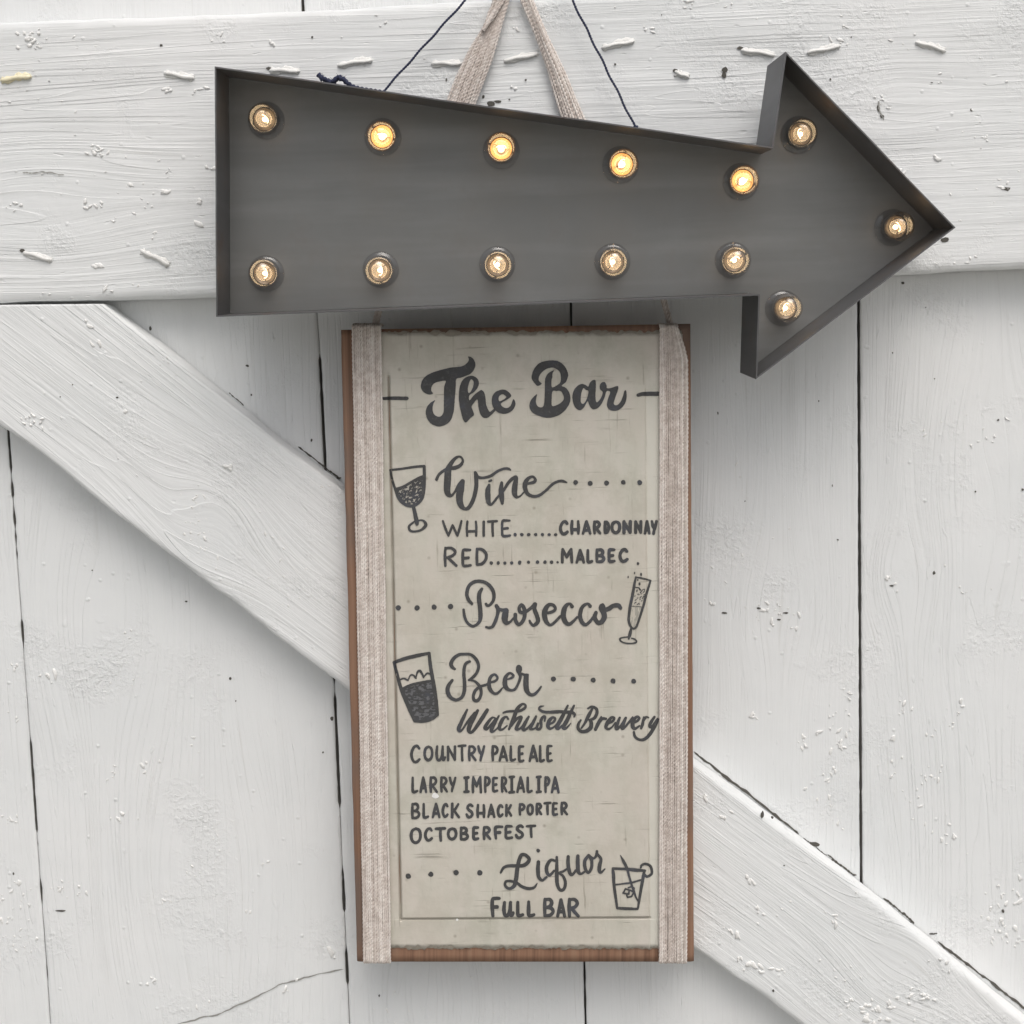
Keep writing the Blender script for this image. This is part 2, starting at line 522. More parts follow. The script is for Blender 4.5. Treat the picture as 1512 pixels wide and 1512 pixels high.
    for (line, w, *mk) in cracks:
        c = lin(line, x=np.linspace(0, 1, 40))
        c[:, 1] += (fnoise(c[:, 0] * 0.08, c[:, 1] * 0.08, seed + 5) - 0.5) * 5
        tg = np.gradient(c, axis=0); tg /= np.linalg.norm(tg, axis=1)[:, None]
        nn = np.stack([-tg[:, 1], tg[:, 0]], -1)
        ww = w * (0.4 + 0.9 * vnoise(np.arange(40) * 0.7, np.zeros(40), seed + 8))
        ww[0] = ww[-1] = 0.1
        vs = []
        for q in range(40):
            for sg in (-1, 1):
                e = c[q] + nn[q] * sg * ww[q] / 2
                vs.append(PN(e[0], e[1], d + 0.0005))
        add(vs, [(2 * q, 2 * q + 1, 2 * q + 3, 2 * q + 2) for q in range(39)], mk[0] if mk else 3)
    return mesh(name, V, F, [material, M_hole, M_blob, M_crack, M_dark], parent, True, MI, {'gu': GU, 'gv': GV})

M_crack = plain_mat('paint crack', (0.30, 0.30, 0.28), 0.8, 0.3, 300)

def gapfn(side, amt, seed, wmax):
    """irregular plank edge: the seam opens and closes where paint has bridged it"""
    def f(p):
        y = p[:, 1]
        n1 = vnoise(y / 55, y * 0, seed); n2 = vnoise(y / 13, y * 0 + 5, seed)
        op = np.clip((0.68 * n1 + 0.32 * n2 - (1 - amt)) / 0.12, 0, 1)
        w = 0.3 + wmax * op * (0.75 + 0.35 * n2)
        w = np.clip(w, 0.3, None) / 2 + 0.3 * (vnoise(y / 6, y * 0, seed + 30 + (side > 0)) - 0.5) * (op > 0)
        return np.stack([side * w, y * 0], -1)
    return f

gm = plain_mat('grey gravel', (0.33, 0.325, 0.30), 0.95, 0.35, 40)
gg = mesh('ground', [(-40, -60, 0), (40, -60, 0), (40, 20, 0), (-40, 20, 0)], [(0, 1, 2, 3)], gm, None, False)  # unseen ground, added so daylight bounces up under the signs
gg['kind'] = 'structure'
door = empty('barn_door', P(756, 1512, 0), 'white painted plank door with top rail and diagonal brace behind the signs', 'door')
lineA = [(-42, -60), (-12, 300), (12, 642), (36, 980), (74, 1504), (196, 3200)]
lineB = [(444, -60), (466, 440), (471, 508), (480, 686), (493, 1000), (515, 1496), (577, 3200)]
lineC = [(833, -60), (843, 447), (863, 1425), (902, 3200)]
lineD = [(1266, -60), (1268, 447), (1269, 660), (1270, 912), (1272, 1300), (1279, 3200)]
lineL = [(-520, -60), (-216, 3200)]
lineR = [(1720, -60), (1700, 3200)]

holesP = [[(20, 1290, 1.5, 2)],
          [(340, 1002, 2.5, 2.5), (348, 1035, 1.2, 1.2), (222, 485, 2, 3), (365, 540, 3, 2), (371, 583, 1.5, 1.5), (275, 888, 2, 1.2), (136, 842, 1.2, 1), (460, 650, 1.5, 2.5), (490, 1061, 2.5, 3), (477, 1111, 1.5, 1.5), (90, 1345, 9, 1.5), (455, 684, 5, 2.2), (500, 706, 4, 1.6)],
          [(560, 1470, 1.2, 2)],
          [(1060, 610, 1, 2), (1209, 592, 1, 1.5), (1229, 717, 1, 2), (1237, 797, 1.5, 1.2), (1070, 905, 4, 1.5), (1120, 898, 3, 1.5), (1160, 905, 4, 1.5), (1100, 740, 1, 1), (1150, 915, 3, 1.5), (1203, 1247, 8, 3.5), (1229, 1270, 3, 1.5), (1262, 1292, 3, 1.5)],
          [(1333, 418, 2.5, 2), (1379, 846, 2.2, 3), (1316, 865, 3, 1.6), (1367, 454, 1, 1), (1318, 521, 1, 1.5), (1380, 559, 1.2, 1), (1474, 620, 2, 1.5), (1440, 726, 1.5, 1.5), (1510, 723, 2, 2), (1481, 1345, 2, 3), (1342, 1362, 6, 1.2), (1376, 1379, 4, 1.3)]]
blobsP = [[(20, 1210, 14, 16, 3), (22, 1320, 16, 18, 3.5), (30, 1390, 16, 16, 3), (12, 1360, 10, 8, 4), (20, 1060, 14, 8, 2.5), (15, 985, 9, 9, 3.5)],
          [(70, 1000, 9, 9, 4), (90, 1310, 16, 12, 3), (115, 1325, 8, 6, 3), (220, 1130, 12, 6, 4), (250, 1325, 8, 6, 4), (224, 1448, 6, 5, 5), (150, 1150, 30, 10, 2), (280, 1095, 8, 5, 3), (292, 1110, 3, 3, 3), (390, 1278, 4, 2, 4), (360, 1345, 4, 3, 4), (495, 1410, 8, 9, 5), (430, 1460, 10, 7, 4), (200, 1000, 30, 10, 2), (190, 935, 4, 4, 3), (180, 1220, 14, 7, 3.5), (300, 1480, 20, 6, 3), (340, 1225, 30, 9, 2.2), (250, 1270, 30, 9, 2.5)],
          [(570, 1480, 20, 12, 2.5), (700, 1470, 30, 10, 2)],
          [(1145, 895, 16, 12, 4), (1040, 890, 8, 6, 3.5), (1165, 910, 14, 10, 4), (1125, 908, 14, 8, 3), (1240, 1060, 14, 14, 3), (1230, 1100, 14, 14, 3.5), (1220, 1150, 14, 12, 3), (1215, 1180, 6, 5, 4), (1115, 1055, 5, 5, 4), (1190, 1095, 8, 8, 3), (1255, 1020, 10, 9, 3), (1230, 1210, 12, 7, 2.5), (1060, 700, 20, 6, 2), (1150, 770, 40, 10, 2), (1090, 830, 20, 8, 2)],
          [(1315, 858, 6, 5, 5), (1370, 1086, 5, 4, 5), (1318, 1090, 4, 4, 4), (1335, 1050, 6, 5, 4), (1328, 1037, 3, 3, 4), (1420, 1037, 5, 4, 5), (1375, 1145, 12, 12, 4), (1410, 1060, 12, 8, 3), (1385, 1215, 14, 10, 3.5), (1400, 1240, 12, 8, 3), (1490, 1320, 14, 14, 4.5), (1475, 1370, 16, 16, 5), (1500, 1390, 10, 8, 4), (1460, 1345, 8, 8, 4), (1320, 1130, 20, 10, 2.5), (1390, 630, 30, 10, 2.2), (1470, 640, 20, 10, 2.5), (1430, 870, 20, 8, 2.5), (1355, 1175, 12, 8, 3)]]
knotsP = [[], [(150, 900, 0.05, 0.10, 0.8), (300, 1300, 0.06, 0.12, 0.6)], [(640, 1480, 0.04, 0.06, 0.7)],
          [(1150, 900, 0.03, 0.05, 0.8)], [(1480, 640, 0.035, 0.06, 0.85), (1330, 850, 0.03, 0.05, 0.9), (1470, 850, 0.05, 0.10, 0.8)]]
cracksP = [[], [([(502, 706), (470, 683), (440, 660)], 2.4, 1), ([(360, 598), (345, 585), (338, 578)], 1.6, 1), ([(262, 1512), (330, 1495), (420, 1452), (470, 1438), (508, 1432)], 2.2)], [], [([(1024, 1110), (1100, 1168), (1180, 1232)], 4.2, 1), ([(1222, 1262), (1240, 1276), (1262, 1293)], 3.0, 1), ([(1186, 1236), (1210, 1256), (1222, 1263)], 1.5, 1)],
           [([(1304, 1327), (1325, 1342), (1350, 1362)], 3.2, 1), ([(1372, 1378), (1384, 1379)], 2.0, 1), ([(1384, 1390), (1440, 1433), (1516, 1491)], 4.0, 1)]]
edges = [lineL, lineA, lineB, lineC, lineD, lineR]
amts = [1, 0.53, 0.55, 0.86, 1.0, 1]
wmx = [3, 3.0, 4.0, 2.8, 4.0, 3]
depths = [-0.0006, 0.0, -0.0008, 0.0004, 0.0]
for i in range(5):
    A, B = edges[i], edges[i + 1]
    board('plank', A, B, depths[i], 0.008, 640, 40, paint_mat('white paint on plank %s' % 'abcde'[i], 11.3 * i + 2, 0.75 if i in (0, 1) else 0.85),
          door, holesP[i], knotsP[i], blobsP[i], 100 + i * 17,
          gapfn(1, amts[i], 50 + i, wmx[i]), gapfn(-1, amts[i + 1], 51 + i, wmx[i + 1]), 0.0005, 0.0009, 0.02, cracksP[i], 4)
# added dark sheet, stops sky light showing through the seams
q = [P(-600, -90, -0.0095), P(1800, -90, -0.0095), P(1800, 3100, -0.0095), P(-600, 3100, -0.0095)]
vb = [tuple(v) for v in q] + [(v.x, v.y + 0.012, v.z) for v in q]
mesh('seam_backing', vb, [(0, 3, 2, 1), (4, 5, 6, 7), (0, 1, 5, 4), (1, 2, 6, 5), (2, 3, 7, 6), (3, 0, 4, 7)], M_dark, door, False)

RT = 0.026
railA = [(-420, 52), (0, 34), (250, 24), (500, 13), (620, 5), (760, -2), (1200, -22), (1900, -50)]
railB = [(-420, 460), (0, 446), (318, 436), (800, 420), (1340, 403), (1512, 395), (1900, 381)]
def wavy(amp, seed):
    def f(p):
        return np.stack([p[:, 0] * 0, amp * (fnoise(p[:, 0] / 60, p[:, 0] * 0, seed) - 0.5) * 2], -1)
    return f
rail = board('rail', railA, railB, RT, RT - 0.0015, 420, 60, paint_mat('white paint on rail', 61, 1.1, 1.0), door,
             [(238, 67, 2.2, 2), (461, 55, 1.5, 1.8), (1071, 103, 5, 4), (1069, 110, 4, 5), (908, 95, 2, 2), (1434, 162, 1.6, 2.4), (1226, 117, 1.6, 1.6), (714, 143, 2, 3), (776, 118, 2, 1.6), (752, 147, 1.5, 1.2), (725, 153, 7, 4), (735, 150, 6, 2), (659, 118, 1.2, 3), (1297, 160, 2.2, 7), (1302, 172, 3, 3), (1395, 354, 6, 4), (1257, 55, 1.2, 1.2), (1487, 279, 6, 3), (977, 22, 1, 1), (1376, 122, 2, 1)],
             [(60, 300, 0.035, 0.07, 0.8), (1330, 150, 0.02, 0.035, 0.6)],
             [(52, 58, 10, 14, 4.5), (42, 48, 8, 8, 4), (62, 66, 6, 6, 4), (135, 220, 6, 8, 5), (148, 228, 4, 5, 4), (26, 303, 8, 10, 3.5), (135, 306, 8, 7, 4), (150, 302, 5, 5, 4), (187, 274, 3, 3, 5), (240, 280, 4, 3, 5), (210, 302, 5, 6, 3.5), (294, 296, 4, 4, 5), (293, 333, 3, 3, 5), (145, 392, 4, 4, 5), (200, 417, 3, 3, 4), (322, 55, 5, 5, 4), (402, 63, 3, 4, 4), (285, 132, 6, 7, 3.5), (246, 128, 5, 4, 3), (155, 425, 5, 5, 3.5), (68, 437, 5, 5, 3.5), (313, 246, 4, 5, 4), (248, 251, 5, 4, 2.5), (170, 325, 3, 3, 3), (230, 345, 5, 4, 3), (90, 95, 40, 18, 2), (200, 250, 60, 26, 2), (100, 160, 60, 16, 2),
              (760, 52, 8, 6, 3), (1020, 10, 6, 6, 4), (960, 42, 5, 5, 4), (755, 130, 7, 5, 3.5), (1080, 10, 6, 5, 3), (1246, 40, 5, 6, 4), (1333, 255, 4, 5, 4), (1380, 233, 3, 3, 4), (1455, 205, 5, 4, 3), (1484, 278, 7, 7, 4), (1390, 122, 3, 3, 3), (1300, 150, 10, 12, 3), (1330, 60, 12, 9, 3), (1240, 62, 8, 5, 3), (1420, 395, 25, 16, 3.5), (1440, 400, 15, 10, 4), (1200, 20, 60, 14, 2), (1420, 150, 50, 18, 2), (1400, 300, 60, 16, 2), (560, 60, 40, 12, 2), (820, 40, 40, 10, 2)],
             211, wavy(2.0, 5), wavy(2.2, 9), 0.0006, 0.0022, 0.012,
             [([(33, 256), (60, 254), (95, 257)], 1.8), ([(1297, 150), (1299, 165), (1305, 178)], 2.5)])
brT = [(90, 446), (151, 449), (241, 515), (299, 563), (413, 654), (502, 720), (760, 925), (1027, 1130), (1257, 1301), (1383, 1401), (1488, 1488), (1800, 1730)]
brB = [(-330, 380), (-236, 453), (0, 627), (83, 687), (172, 760), (285, 845), (344, 887), (447, 970), (700, 1160), (1027, 1403), (1081, 1440), (1149, 1488), (1480, 1740)]
brT = brT[1:]; brB = brB[1:]
def wav2(amp, seed):
    def f(p):
        n1 = amp * (fnoise(p[:, 0] / 45, p[:, 0] * 0, seed) - 0.5) * 2
        return np.stack([-0.6 * n1, 0.8 * n1], -1)
    return f
brace = board('brace', brT, brB, RT, RT - 0.0012, 420, 46, paint_mat('white paint on brace', 83, 1.35, 0.9), door,
              [(107, 568, 1.2, 1), (89, 586, 1, 1), (173, 587, 2, 1.5), (1126, 1203, 3, 6), (1140, 1207, 2, 2), (1142, 1463, 2, 2), (1158, 1278, 1.5, 1)],
              [(290, 745, 0.030, 0.05, 0.85), (310, 800, 0.03, 0.04, 0.7), (1330, 1430, 0.04, 0.05, 0.8)],
              [(40, 622, 8, 8, 3), (48, 616, 7, 7, 3.5), (136, 510, 6, 6, 4), (130, 478, 5, 5, 4), (185, 610, 3, 3, 5), (290, 735, 12, 12, 3), (295, 780, 14, 16, 3.5), (305, 820, 12, 10, 3), (340, 690, 5, 4, 4), (120, 620, 30, 10, 2), (480, 720, 6, 6, 3.5), (245, 545, 20, 8, 2), (200, 680, 30, 12, 2), (380, 800, 40, 14, 2), (440, 890, 30, 10, 2),
               (1110, 1425, 8, 7, 7), (1125, 1432, 7, 6, 6), (1095, 1415, 5, 4, 6), (1150, 1435, 5, 4, 4), (1270, 1485, 14, 16, 6), (1290, 1495, 12, 10, 5), (1340, 1475, 18, 16, 5), (1370, 1470, 10, 8, 5), (1110, 1300, 4, 4, 6), (1125, 1347, 6, 5, 5), (1230, 1355, 8, 8, 4), (1080, 1375, 8, 7, 4), (1390, 1420, 12, 9, 4), (1037, 1178, 6, 5, 5), (1070, 1205, 6, 5, 4), (1190, 1350, 40, 16, 2.5), (1140, 1490, 8, 8, 5), (1255, 1430, 18, 8, 3)],
              307, wav2(1.2, 3), wav2(2.6, 4), 0.0007, 0.0026, 0.012)

# painted-over staples in the rail: wire crown, two bent shoulders, paint fillet
def sweep(path, rad, K=8, squash=1.0, cap=True):
    p = [Vector(v) for v in path]
    V = []; F = []
    n = len(p)
    up = Vector((0, -1, 0.01))
    for i in range(n):
        tg = (p[min(i + 1, n - 1)] - p[max(i - 1, 0)]).normalized()
        s = tg.cross(up)
        if s.length < 1e-6: s = tg.cross(Vector((0, 0, 1)))
        s.normalize()
        w = s.cross(tg).normalized()
        r = rad[i] if isinstance(rad, (list, tuple)) else rad
        for k in range(K):
            a = 2 * math.pi * k / K
            V.append(p[i] + s * (r * math.cos(a)) + w * (r * squash * math.sin(a)))
        up = w if w.y < 0 else w
    for i in range(n - 1):
        for k in range(K):
            k2 = (k + 1) % K
            F.append((i * K + k, i * K + k2, (i + 1) * K + k2, (i + 1) * K + k))
    if cap:
        F.append(tuple(range(K))[::-1]); F.append(tuple((n - 1) * K + k for k in range(K)))
    return V, F

def join(parts):
    V = []; F = []; MI = []
    for vs, fs, mi in parts:
        b0 = len(V)
        V += list(vs); F += [tuple(b0 + q for q in f) for f in fs]; MI += [mi] * len(fs)
    return V, F, MI

staples = [(241, 107, 288, 116, 0), (0, 118, 47, 112, 1), (397, 103, 443, 105, 0), (497, 96, 551, 88, 0), (636, 93, 682, 94, 0),
           (743, 90, 796, 79, 0), (887, 70, 938, 60, 0), (997, 106, 1017, 114, 0), (1093, 73, 1145, 81, 0), (1190, 78, 1242, 68, 0),
           (1351, 61, 1397, 75, 0), (33, 372, 78, 385, 0), (207, 369, 251, 392, 0)]
rs = random.Random(3)
for (x0, y0, x1, y1, yel) in staples:
    pts = []; rr = []
    nseg = 16
    for k in range(nseg):
        t = k / (nseg - 1)
        e = min(t, 1 - t)
        dd = RT + 0.0013 - 0.0042 * max(0, (0.10 - e) / 0.10) ** 2
        wob = 0.8 * math.sin(t * 9 + x0)
        pts.append(P(x0 + (x1 - x0) * t, y0 + (y1 - y0) * t + wob, dd))
        rr.append(0.00125 * (0.95 + 0.22 * rs.random()) * (0.75 + 0.25 * min(1, e / 0.08)))
    a = sweep(pts, rr, 9, 0.75)
    # soft paint fillet below the wire
    fl = sweep([P(x0 + (x1 - x0) * t, y0 + (y1 - y0) * t + 1.6 * math.sin(t * 7), RT + 0.0002) for t in np.linspace(0.06, 0.95, 12)],
               [0.0024 * (0.6 + 0.7 * rs.random()) for _ in range(12)], 8, 0.34)
    # chipped dark socket at one end
    hx, hy = (x0, y0) if rs.random() < 0.65 else (x1, y1)
    hv = [P(hx + 5 * (0.6 + 0.6 * rs.random()) * math.cos(w), hy - 2 + 2.4 * (0.6 + 0.7 * rs.random()) * math.sin(w), RT + 0.0006) for w in np.linspace(0, 6.28, 8)[:-1]]
    if rs.random() < 0.45: hv = [P(hx, hy, RT - 0.002)] * 7
    V, F, MI = join([(a[0], a[1], 0), (fl[0], fl[1], 0), (hv, [tuple(range(7))[::-1]], 1)])
    st = mesh('staple', V, F, [M_ystaple if yel else M_staple, M_hole], rail, True, MI)
    if yel: st['label'] = 'yellowed staple at the left end'
st = None

# ------------------------------------------------------------------ menu sign
SB = 0.028                   # back of the board
SF = 0.047                   # front of the brown board
PT = 0.0024                  # cream layer stands this much proud
sign = empty('menu_sign', P(765, 1420, SB), 'tall cream bar menu board with charcoal hand lettering hung under the arrow', 'menu board')
sgL = [(503, 487), (509, 720), (515, 960), (521, 1200), (527, 1420)]
sgR = [(1020, 478), (1021, 720), (1023, 960), (1024, 1200), (1025, 1420)]
backing = board('board', sgL, sgR, SF, SF - SB, 90, 30, M_wood, sign, seed=401, undul=0.0001, edge=0.0016,
                jitA=lambda p: np.stack([0.8 * (vnoise(p[:, 1] / 40, p[:, 1] * 0, 3) - 0.5), p[:, 0] * 0], -1))

def sx(t, y):
    l = np.interp(y, [487, 1420], [503.3, 527]); r = np.interp(y, [478, 1420], [1020, 1025])
    return l + (r - l) * t

def st_of(x, y):
    l = np.interp(y, [487, 1420], [503.3, 527]); r = np.interp(y, [478, 1420], [1020, 1025])
    return (x - l) / (r - l)

def panel_h(t, y):
    """relief of the cream face (m, + towards the viewer)"""
    yb = 1357.5 - 3 * t
    yt = 556 + 14 * t
    inx = np.clip((t - 0.128) / 0.004, 0, 1) * np.clip((0.874 - t) / 0.004, 0, 1)
    iny = np.clip((yb + 4 - y) / 2, 0, 1) * np.clip((y - yt + 4) / 2, 0, 1)
    gl = np.clip(1 - np.abs(t - 0.1335) / 0.0055, 0, 1) * iny * (0.8 + 0.6 * vnoise(y / 40, y * 0, 6))
    gb = np.clip(1 - np.abs(y - yb) / 2.4, 0, 1) * inx
    rise = (np.clip((t - 0.1335) / 0.0024, 0, 1) * np.clip((0.8700 - t) / 0.0040, 0, 1)
            * np.clip((yb - y) / 1.4, 0, 1) * np.clip((y - yt) / 9.0, 0, 1))
    return -0.0011 * (1 - rise) - 0.0013 * np.maximum(gl, gb * 0.8)

ys = sorted(set(list(np.arange(493, 1397, 5.0)) + list(np.arange(1349, 1364, 0.6)) + list(np.arange(548, 576, 1.4)) + [1398.0]))
ts = sorted(set(list(np.linspace(0.034, 0.976, 190)) + list(np.arange(0.126, 0.142, 0.0008)) + list(np.arange(0.862, 0.876, 0.0010))))
T, Y = np.meshgrid(ts, ys)
Yj = Y.copy()
Hh = panel_h(T, Y)
rag = (fnoise(T * 60, T * 0 + 1, 5, 3) - 0.5) * 9
rag2 = (fnoise(T * 60, T * 0 + 7, 15, 3) - 0.5) * 7
Yj[0] += rag[0]; Yj[1] = np.maximum(Yj[1], Yj[0] + 1)
Yj[-1] += rag2[-1] * 1.15 + 2.2 * (fnoise(T[-1] * 230, T[-1] * 0 + 2, 33, 2) - 0.5); Yj[-2] = np.minimum(Yj[-2], Yj[-1] - 0.6)
for rw in range(1, len(ys) - 1):
    Yj[rw] = np.clip(Yj[rw], Yj[0] + 0.3 * rw, Yj[-1] - 0.3 * (len(ys) - 1 - rw))
pts = PN(sx(T, Yj), Yj, SF + PT + Hh - 0.0003 * (fnoise(T * 20, Y / 30, 2) - 0.5))
lip = 0.0004 * (fnoise(T * 50, T * 0, 25) - 0.3)
pts[-1, :, 1] -= lip[-1]
nr, nc = T.shape
idx = np.arange(nr * nc).reshape(nr, nc)
V = list(pts.reshape(-1, 3)); F = []; MI = []
for i in range(nr - 1):
    for j in range(nc - 1):
        F.append((idx[i, j], idx[i + 1, j], idx[i + 1, j + 1], idx[i, j + 1]))
ring = list(idx[:, 0]) + list(idx[-1, 1:]) + list(idx[::-1, -1][1:]) + list(idx[0, ::-1][1:-1])
b0 = len(V)
for k in ring:
    v = np.array(V[k]); v[1] = -SF - 0.0002; V.append(v)
for k in range(len(ring)):
    k2 = (k + 1) % len(ring)
    F.append((ring[k], b0 + k, b0 + k2, ring[k2]))
MI = [0] * len(F)
# a torn under-layer peeping out along the top and bottom edges
for (yy, sg, sd_) in ((1398, 1, 61), (492, -1, 71)):
    tt = np.linspace(0.036, 0.974, 240)
    e1 = yy + sg * (2.2 + 7 * (fnoise(tt * 90, tt * 0, sd_, 4) - 0.38))
    e0 = np.full_like(tt, yy - sg * 6)
    b0 = len(V)
    for q in range(240):
        V.append(PN(sx(tt[q], e0[q]), e0[q], SF + 0.0008)); V.append(PN(sx(tt[q], e1[q]), e1[q], SF + 0.0006))
        V.append(PN(sx(tt[q], e1[q]), e1[q], SF - 0.0002))
    for q in range(239):
        for w in (0, 1):
            a, b, c, d_ = b0 + 3 * q + w, b0 + 3 * q + w + 1, b0 + 3 * q + w + 4, b0 + 3 * q + w + 3
            F.append((a, b, c, d_)); MI.append(1)
pale_strip = np.clip((T - 0.869) / 0.004, 0, 1) * np.clip((Y - 540) / 60, 0, 1) * (0.6 + 0.5 * fnoise(Y / 30, T * 40, 12))  # paler strip to the right of the raised panel
groove_shade = np.clip(1 - np.abs(T - 0.1335) / 0.0075, 0, 1) * np.clip((Y - 545) / 12, 0, 1) * np.clip((1360 - Y) / 4, 0, 1) * (0.45 + 0.8 * fnoise(Y / 25, T * 0, 31))  # shade painted along the panel's left groove and bottom edge
groove_shade = np.maximum(groove_shade, np.clip(1 - np.abs(Y - (1357.5 - 3 * T)) / 3.0, 0, 1) * np.clip((T - 0.13) / 0.004, 0, 1) * np.clip((0.874 - T) / 0.004, 0, 1) * 0.6)
groove_shade = np.clip(groove_shade, 0, 1)
panel = mesh('painted_face', V, F, [M_cream, M_torn], sign, True, MI, {'pale_strip': list(pale_strip.reshape(-1)) + [0] * (len(V) - pale_strip.size), 'groove_shade': list(groove_shade.reshape(-1)) + [0] * (len(V) - pale_strip.size)})

def twisted(path, r, K=12, pitch=0.005, ph=0.0, plies=2):
    """a two-ply cord along a path of points, resampled finely"""
    p = np.array([tuple(v) for v in path])
    s = np.r_[0, np.cumsum(np.linalg.norm(np.diff(p, axis=0), axis=1))]
    n = max(8, int(s[-1] / 0.0008))
    u = np.linspace(0, s[-1], n)
    c = np.stack([np.interp(u, s, p[:, k]) for k in range(3)], -1)
    tg = np.gradient(c, axis=0); tg /= np.linalg.norm(tg, axis=1)[:, None]
    ref = np.array([1.0, 0.03, 0.02])
    sd1 = ref - tg * (tg @ ref)[:, None]; sd1 /= np.linalg.norm(sd1, axis=1)[:, None]
    sd2 = np.cross(tg, sd1)
    th = np.linspace(0, 2 * np.pi, K, endpoint=False)
    rr = r * (0.46 + 0.66 * np.abs(np.cos((th[None, :] - 2 * np.pi * u[:, None] / pitch / 1.0 + ph) * plies / 2)))
    V = c[:, None, :] + (sd1[:, None, :] * np.cos(th)[None, :, None] + sd2[:, None, :] * np.sin(th)[None, :, None]) * rr[..., None]
    V = V.reshape(-1, 3)
    i = np.arange(n - 1)[:, None] * K; k = np.arange(K)[None, :]; k2 = (k + 1) % K
    F = np.stack([i + k, i + k2, i + K + k2, i + K + k], -1).reshape(-1, 4)
    return V, F

def cords(name, paths, r, parent, pitch=0.0058, material=None):
    Vs = []; Fs = []; o = 0; tint = []
    for k, p in enumerate(paths):
        V, F = twisted(p, r * (0.9 + 0.2 * random.random()), ph=random.random() * 6, pitch=pitch * (0.9 + 0.2 * random.random()))
        Vs.append(V); Fs.append(F + o); o += len(V); tint += [random.random()] * len(V)
    return mesh(name, np.concatenate(Vs), np.concatenate(Fs), material or M_cord, parent, True, None, {'tint': tint})

def band(x_top, x_bot, n, fan=0.0):
    """cords wound round the board from back to front to back"""
    out = []
    for k in range(n):
        f = (k + 0.5) / n
        path = []
        ph = random.random() * 10
        zoff = 0.0004 * random.random()
        dfront = SF + PT + 0.0011 + zoff
        ysn = np.linspace(484, 1419, 60)
        row = []
        for y in ysn:
            v = (y - 484) / 935
            x = (x_top[0] * (1 - v) + x_bot[0] * v) * (1 - f) + (x_top[1] * (1 - v) + x_bot[1] * v) * f
            x += 0.8 * (float(vnoise(y / 90, k * 3.1, 9)) - 0.5) + 0.25 * math.sin(y / 37 + ph)
            if fan:
                q = max(0.0, 1 - (y - 478) / 55)
                x -= fan * f ** 1.6 * q ** 1.3
            row.append(P(x, y, dfront))
        t0, b1 = row[0], row[-1]
        path = [Vector((t0.x, -SB - 0.004, t0.z + 0.0022)), Vector((t0.x, -SF + 0.002, t0.z + 0.0024)), Vector((t0.x, -dfront + 0.0008, t0.z + 0.0014))]
        path += row
        path += [Vector((b1.x, -dfront + 0.0006, b1.z - 0.0014)), Vector((b1.x, -SF + 0.002, b1.z - 0.0022)), Vector((b1.x, -SB - 0.002, b1.z - 0.0022)), Vector((b1.x, -SB + 0.001, b1.z + 0.004))]
        out.append(path)
    return out

cords('cord_wrap', band((519.5, 563), (536.5, 577), 14), 0.00096, sign)
cords('cord_wrap', band((974, 1016), (973, 1014.5), 13, 18), 0.00098, sign)

def strap(lx, rx, n, depth, seed, crossing=0.0):
    """a flat ribbon of parallel cords; lx, rx are the ribbon's edges top to bottom"""
    tt = np.linspace(0, 1, 60)
    l = lin(lx, x=tt); r = lin(rx, x=tt)
    out = []
    for k in range(n):
        f = (k + 0.5) / n
        path = []
        for q, t in enumerate(tt):
            p = l[q] * (1 - f) + r[q] * f
            d = depth + 0.0015 * math.sin(f * 3.1) + 0.0007 * math.sin(t * 9 + f * 5 + seed)
            p = p + np.array([0.5 * math.sin(t * 30 + k * 2.3), 0])
            path.append(P(p[0], p[1], d))
        out.append(path)
    return out

sl = strap([(752, -70), (731, 0), (714, 40), (693, 71), (674, 111), (660, 148), (622, 250), (560, 440), (548, 492)],
           [(772, -70), (752, 0), (740, 42), (727, 87), (714, 124), (702, 156), (640, 250), (567, 440), (555, 492)], 12, 0.0315, 1)
sr = strap([(752, -70), (769, 0), (788, 45), (809, 106), (829, 175), (872, 270), (976, 440), (990, 490)],
           [(770, -70), (787, 0), (812, 61), (838, 114), (866, 180), (888, 270), (982, 440), (996, 490)], 9, 0.0318, 2)
cords('hanging_strap', sl, 0.00105, sign)
# the strap's folded edge lying over itself near the top
fo = strap([(748, -70), (728, 0), (716, 35), (713, 44)], [(764, -70), (746, 0), (727, 30), (714, 46)], 5, 0.0338, 3)
cords('hanging_strap', fo, 0.00100, sign)
cords('hanging_strap', sr, 0.00105, sign)

# ------------------------------------------------------------------ lettering
def catmull(pts, n=6, closed=False):
    p = np.array(pts, float)
    if len(p) < 3 and not closed:
        t = np.linspace(0, 1, n + 1)[:, None]
        return p[0] * (1 - t) + p[-1] * t
    if closed:
        q = np.concatenate([p[-1:], p, p[:2]])
        m_ = len(p)
    else:
        q = np.concatenate([2 * p[:1] - p[1:2], p, 2 * p[-1:] - p[-2:-1]])
        m_ = len(p) - 1
    out = []
    for i in range(m_):
        a, b, c, d = q[i], q[i + 1], q[i + 2], q[i + 3]
        for t in np.linspace(0, 1, n, endpoint=False):
            out.append(0.5 * ((2 * b) + (-a + c) * t + (2 * a - 5 * b + 4 * c - d) * t ** 2 + (-a + 3 * b - 3 * c + d) * t ** 3))
    if not closed: out.append(p[-1])
    return np.array(out)

RES = 2.5

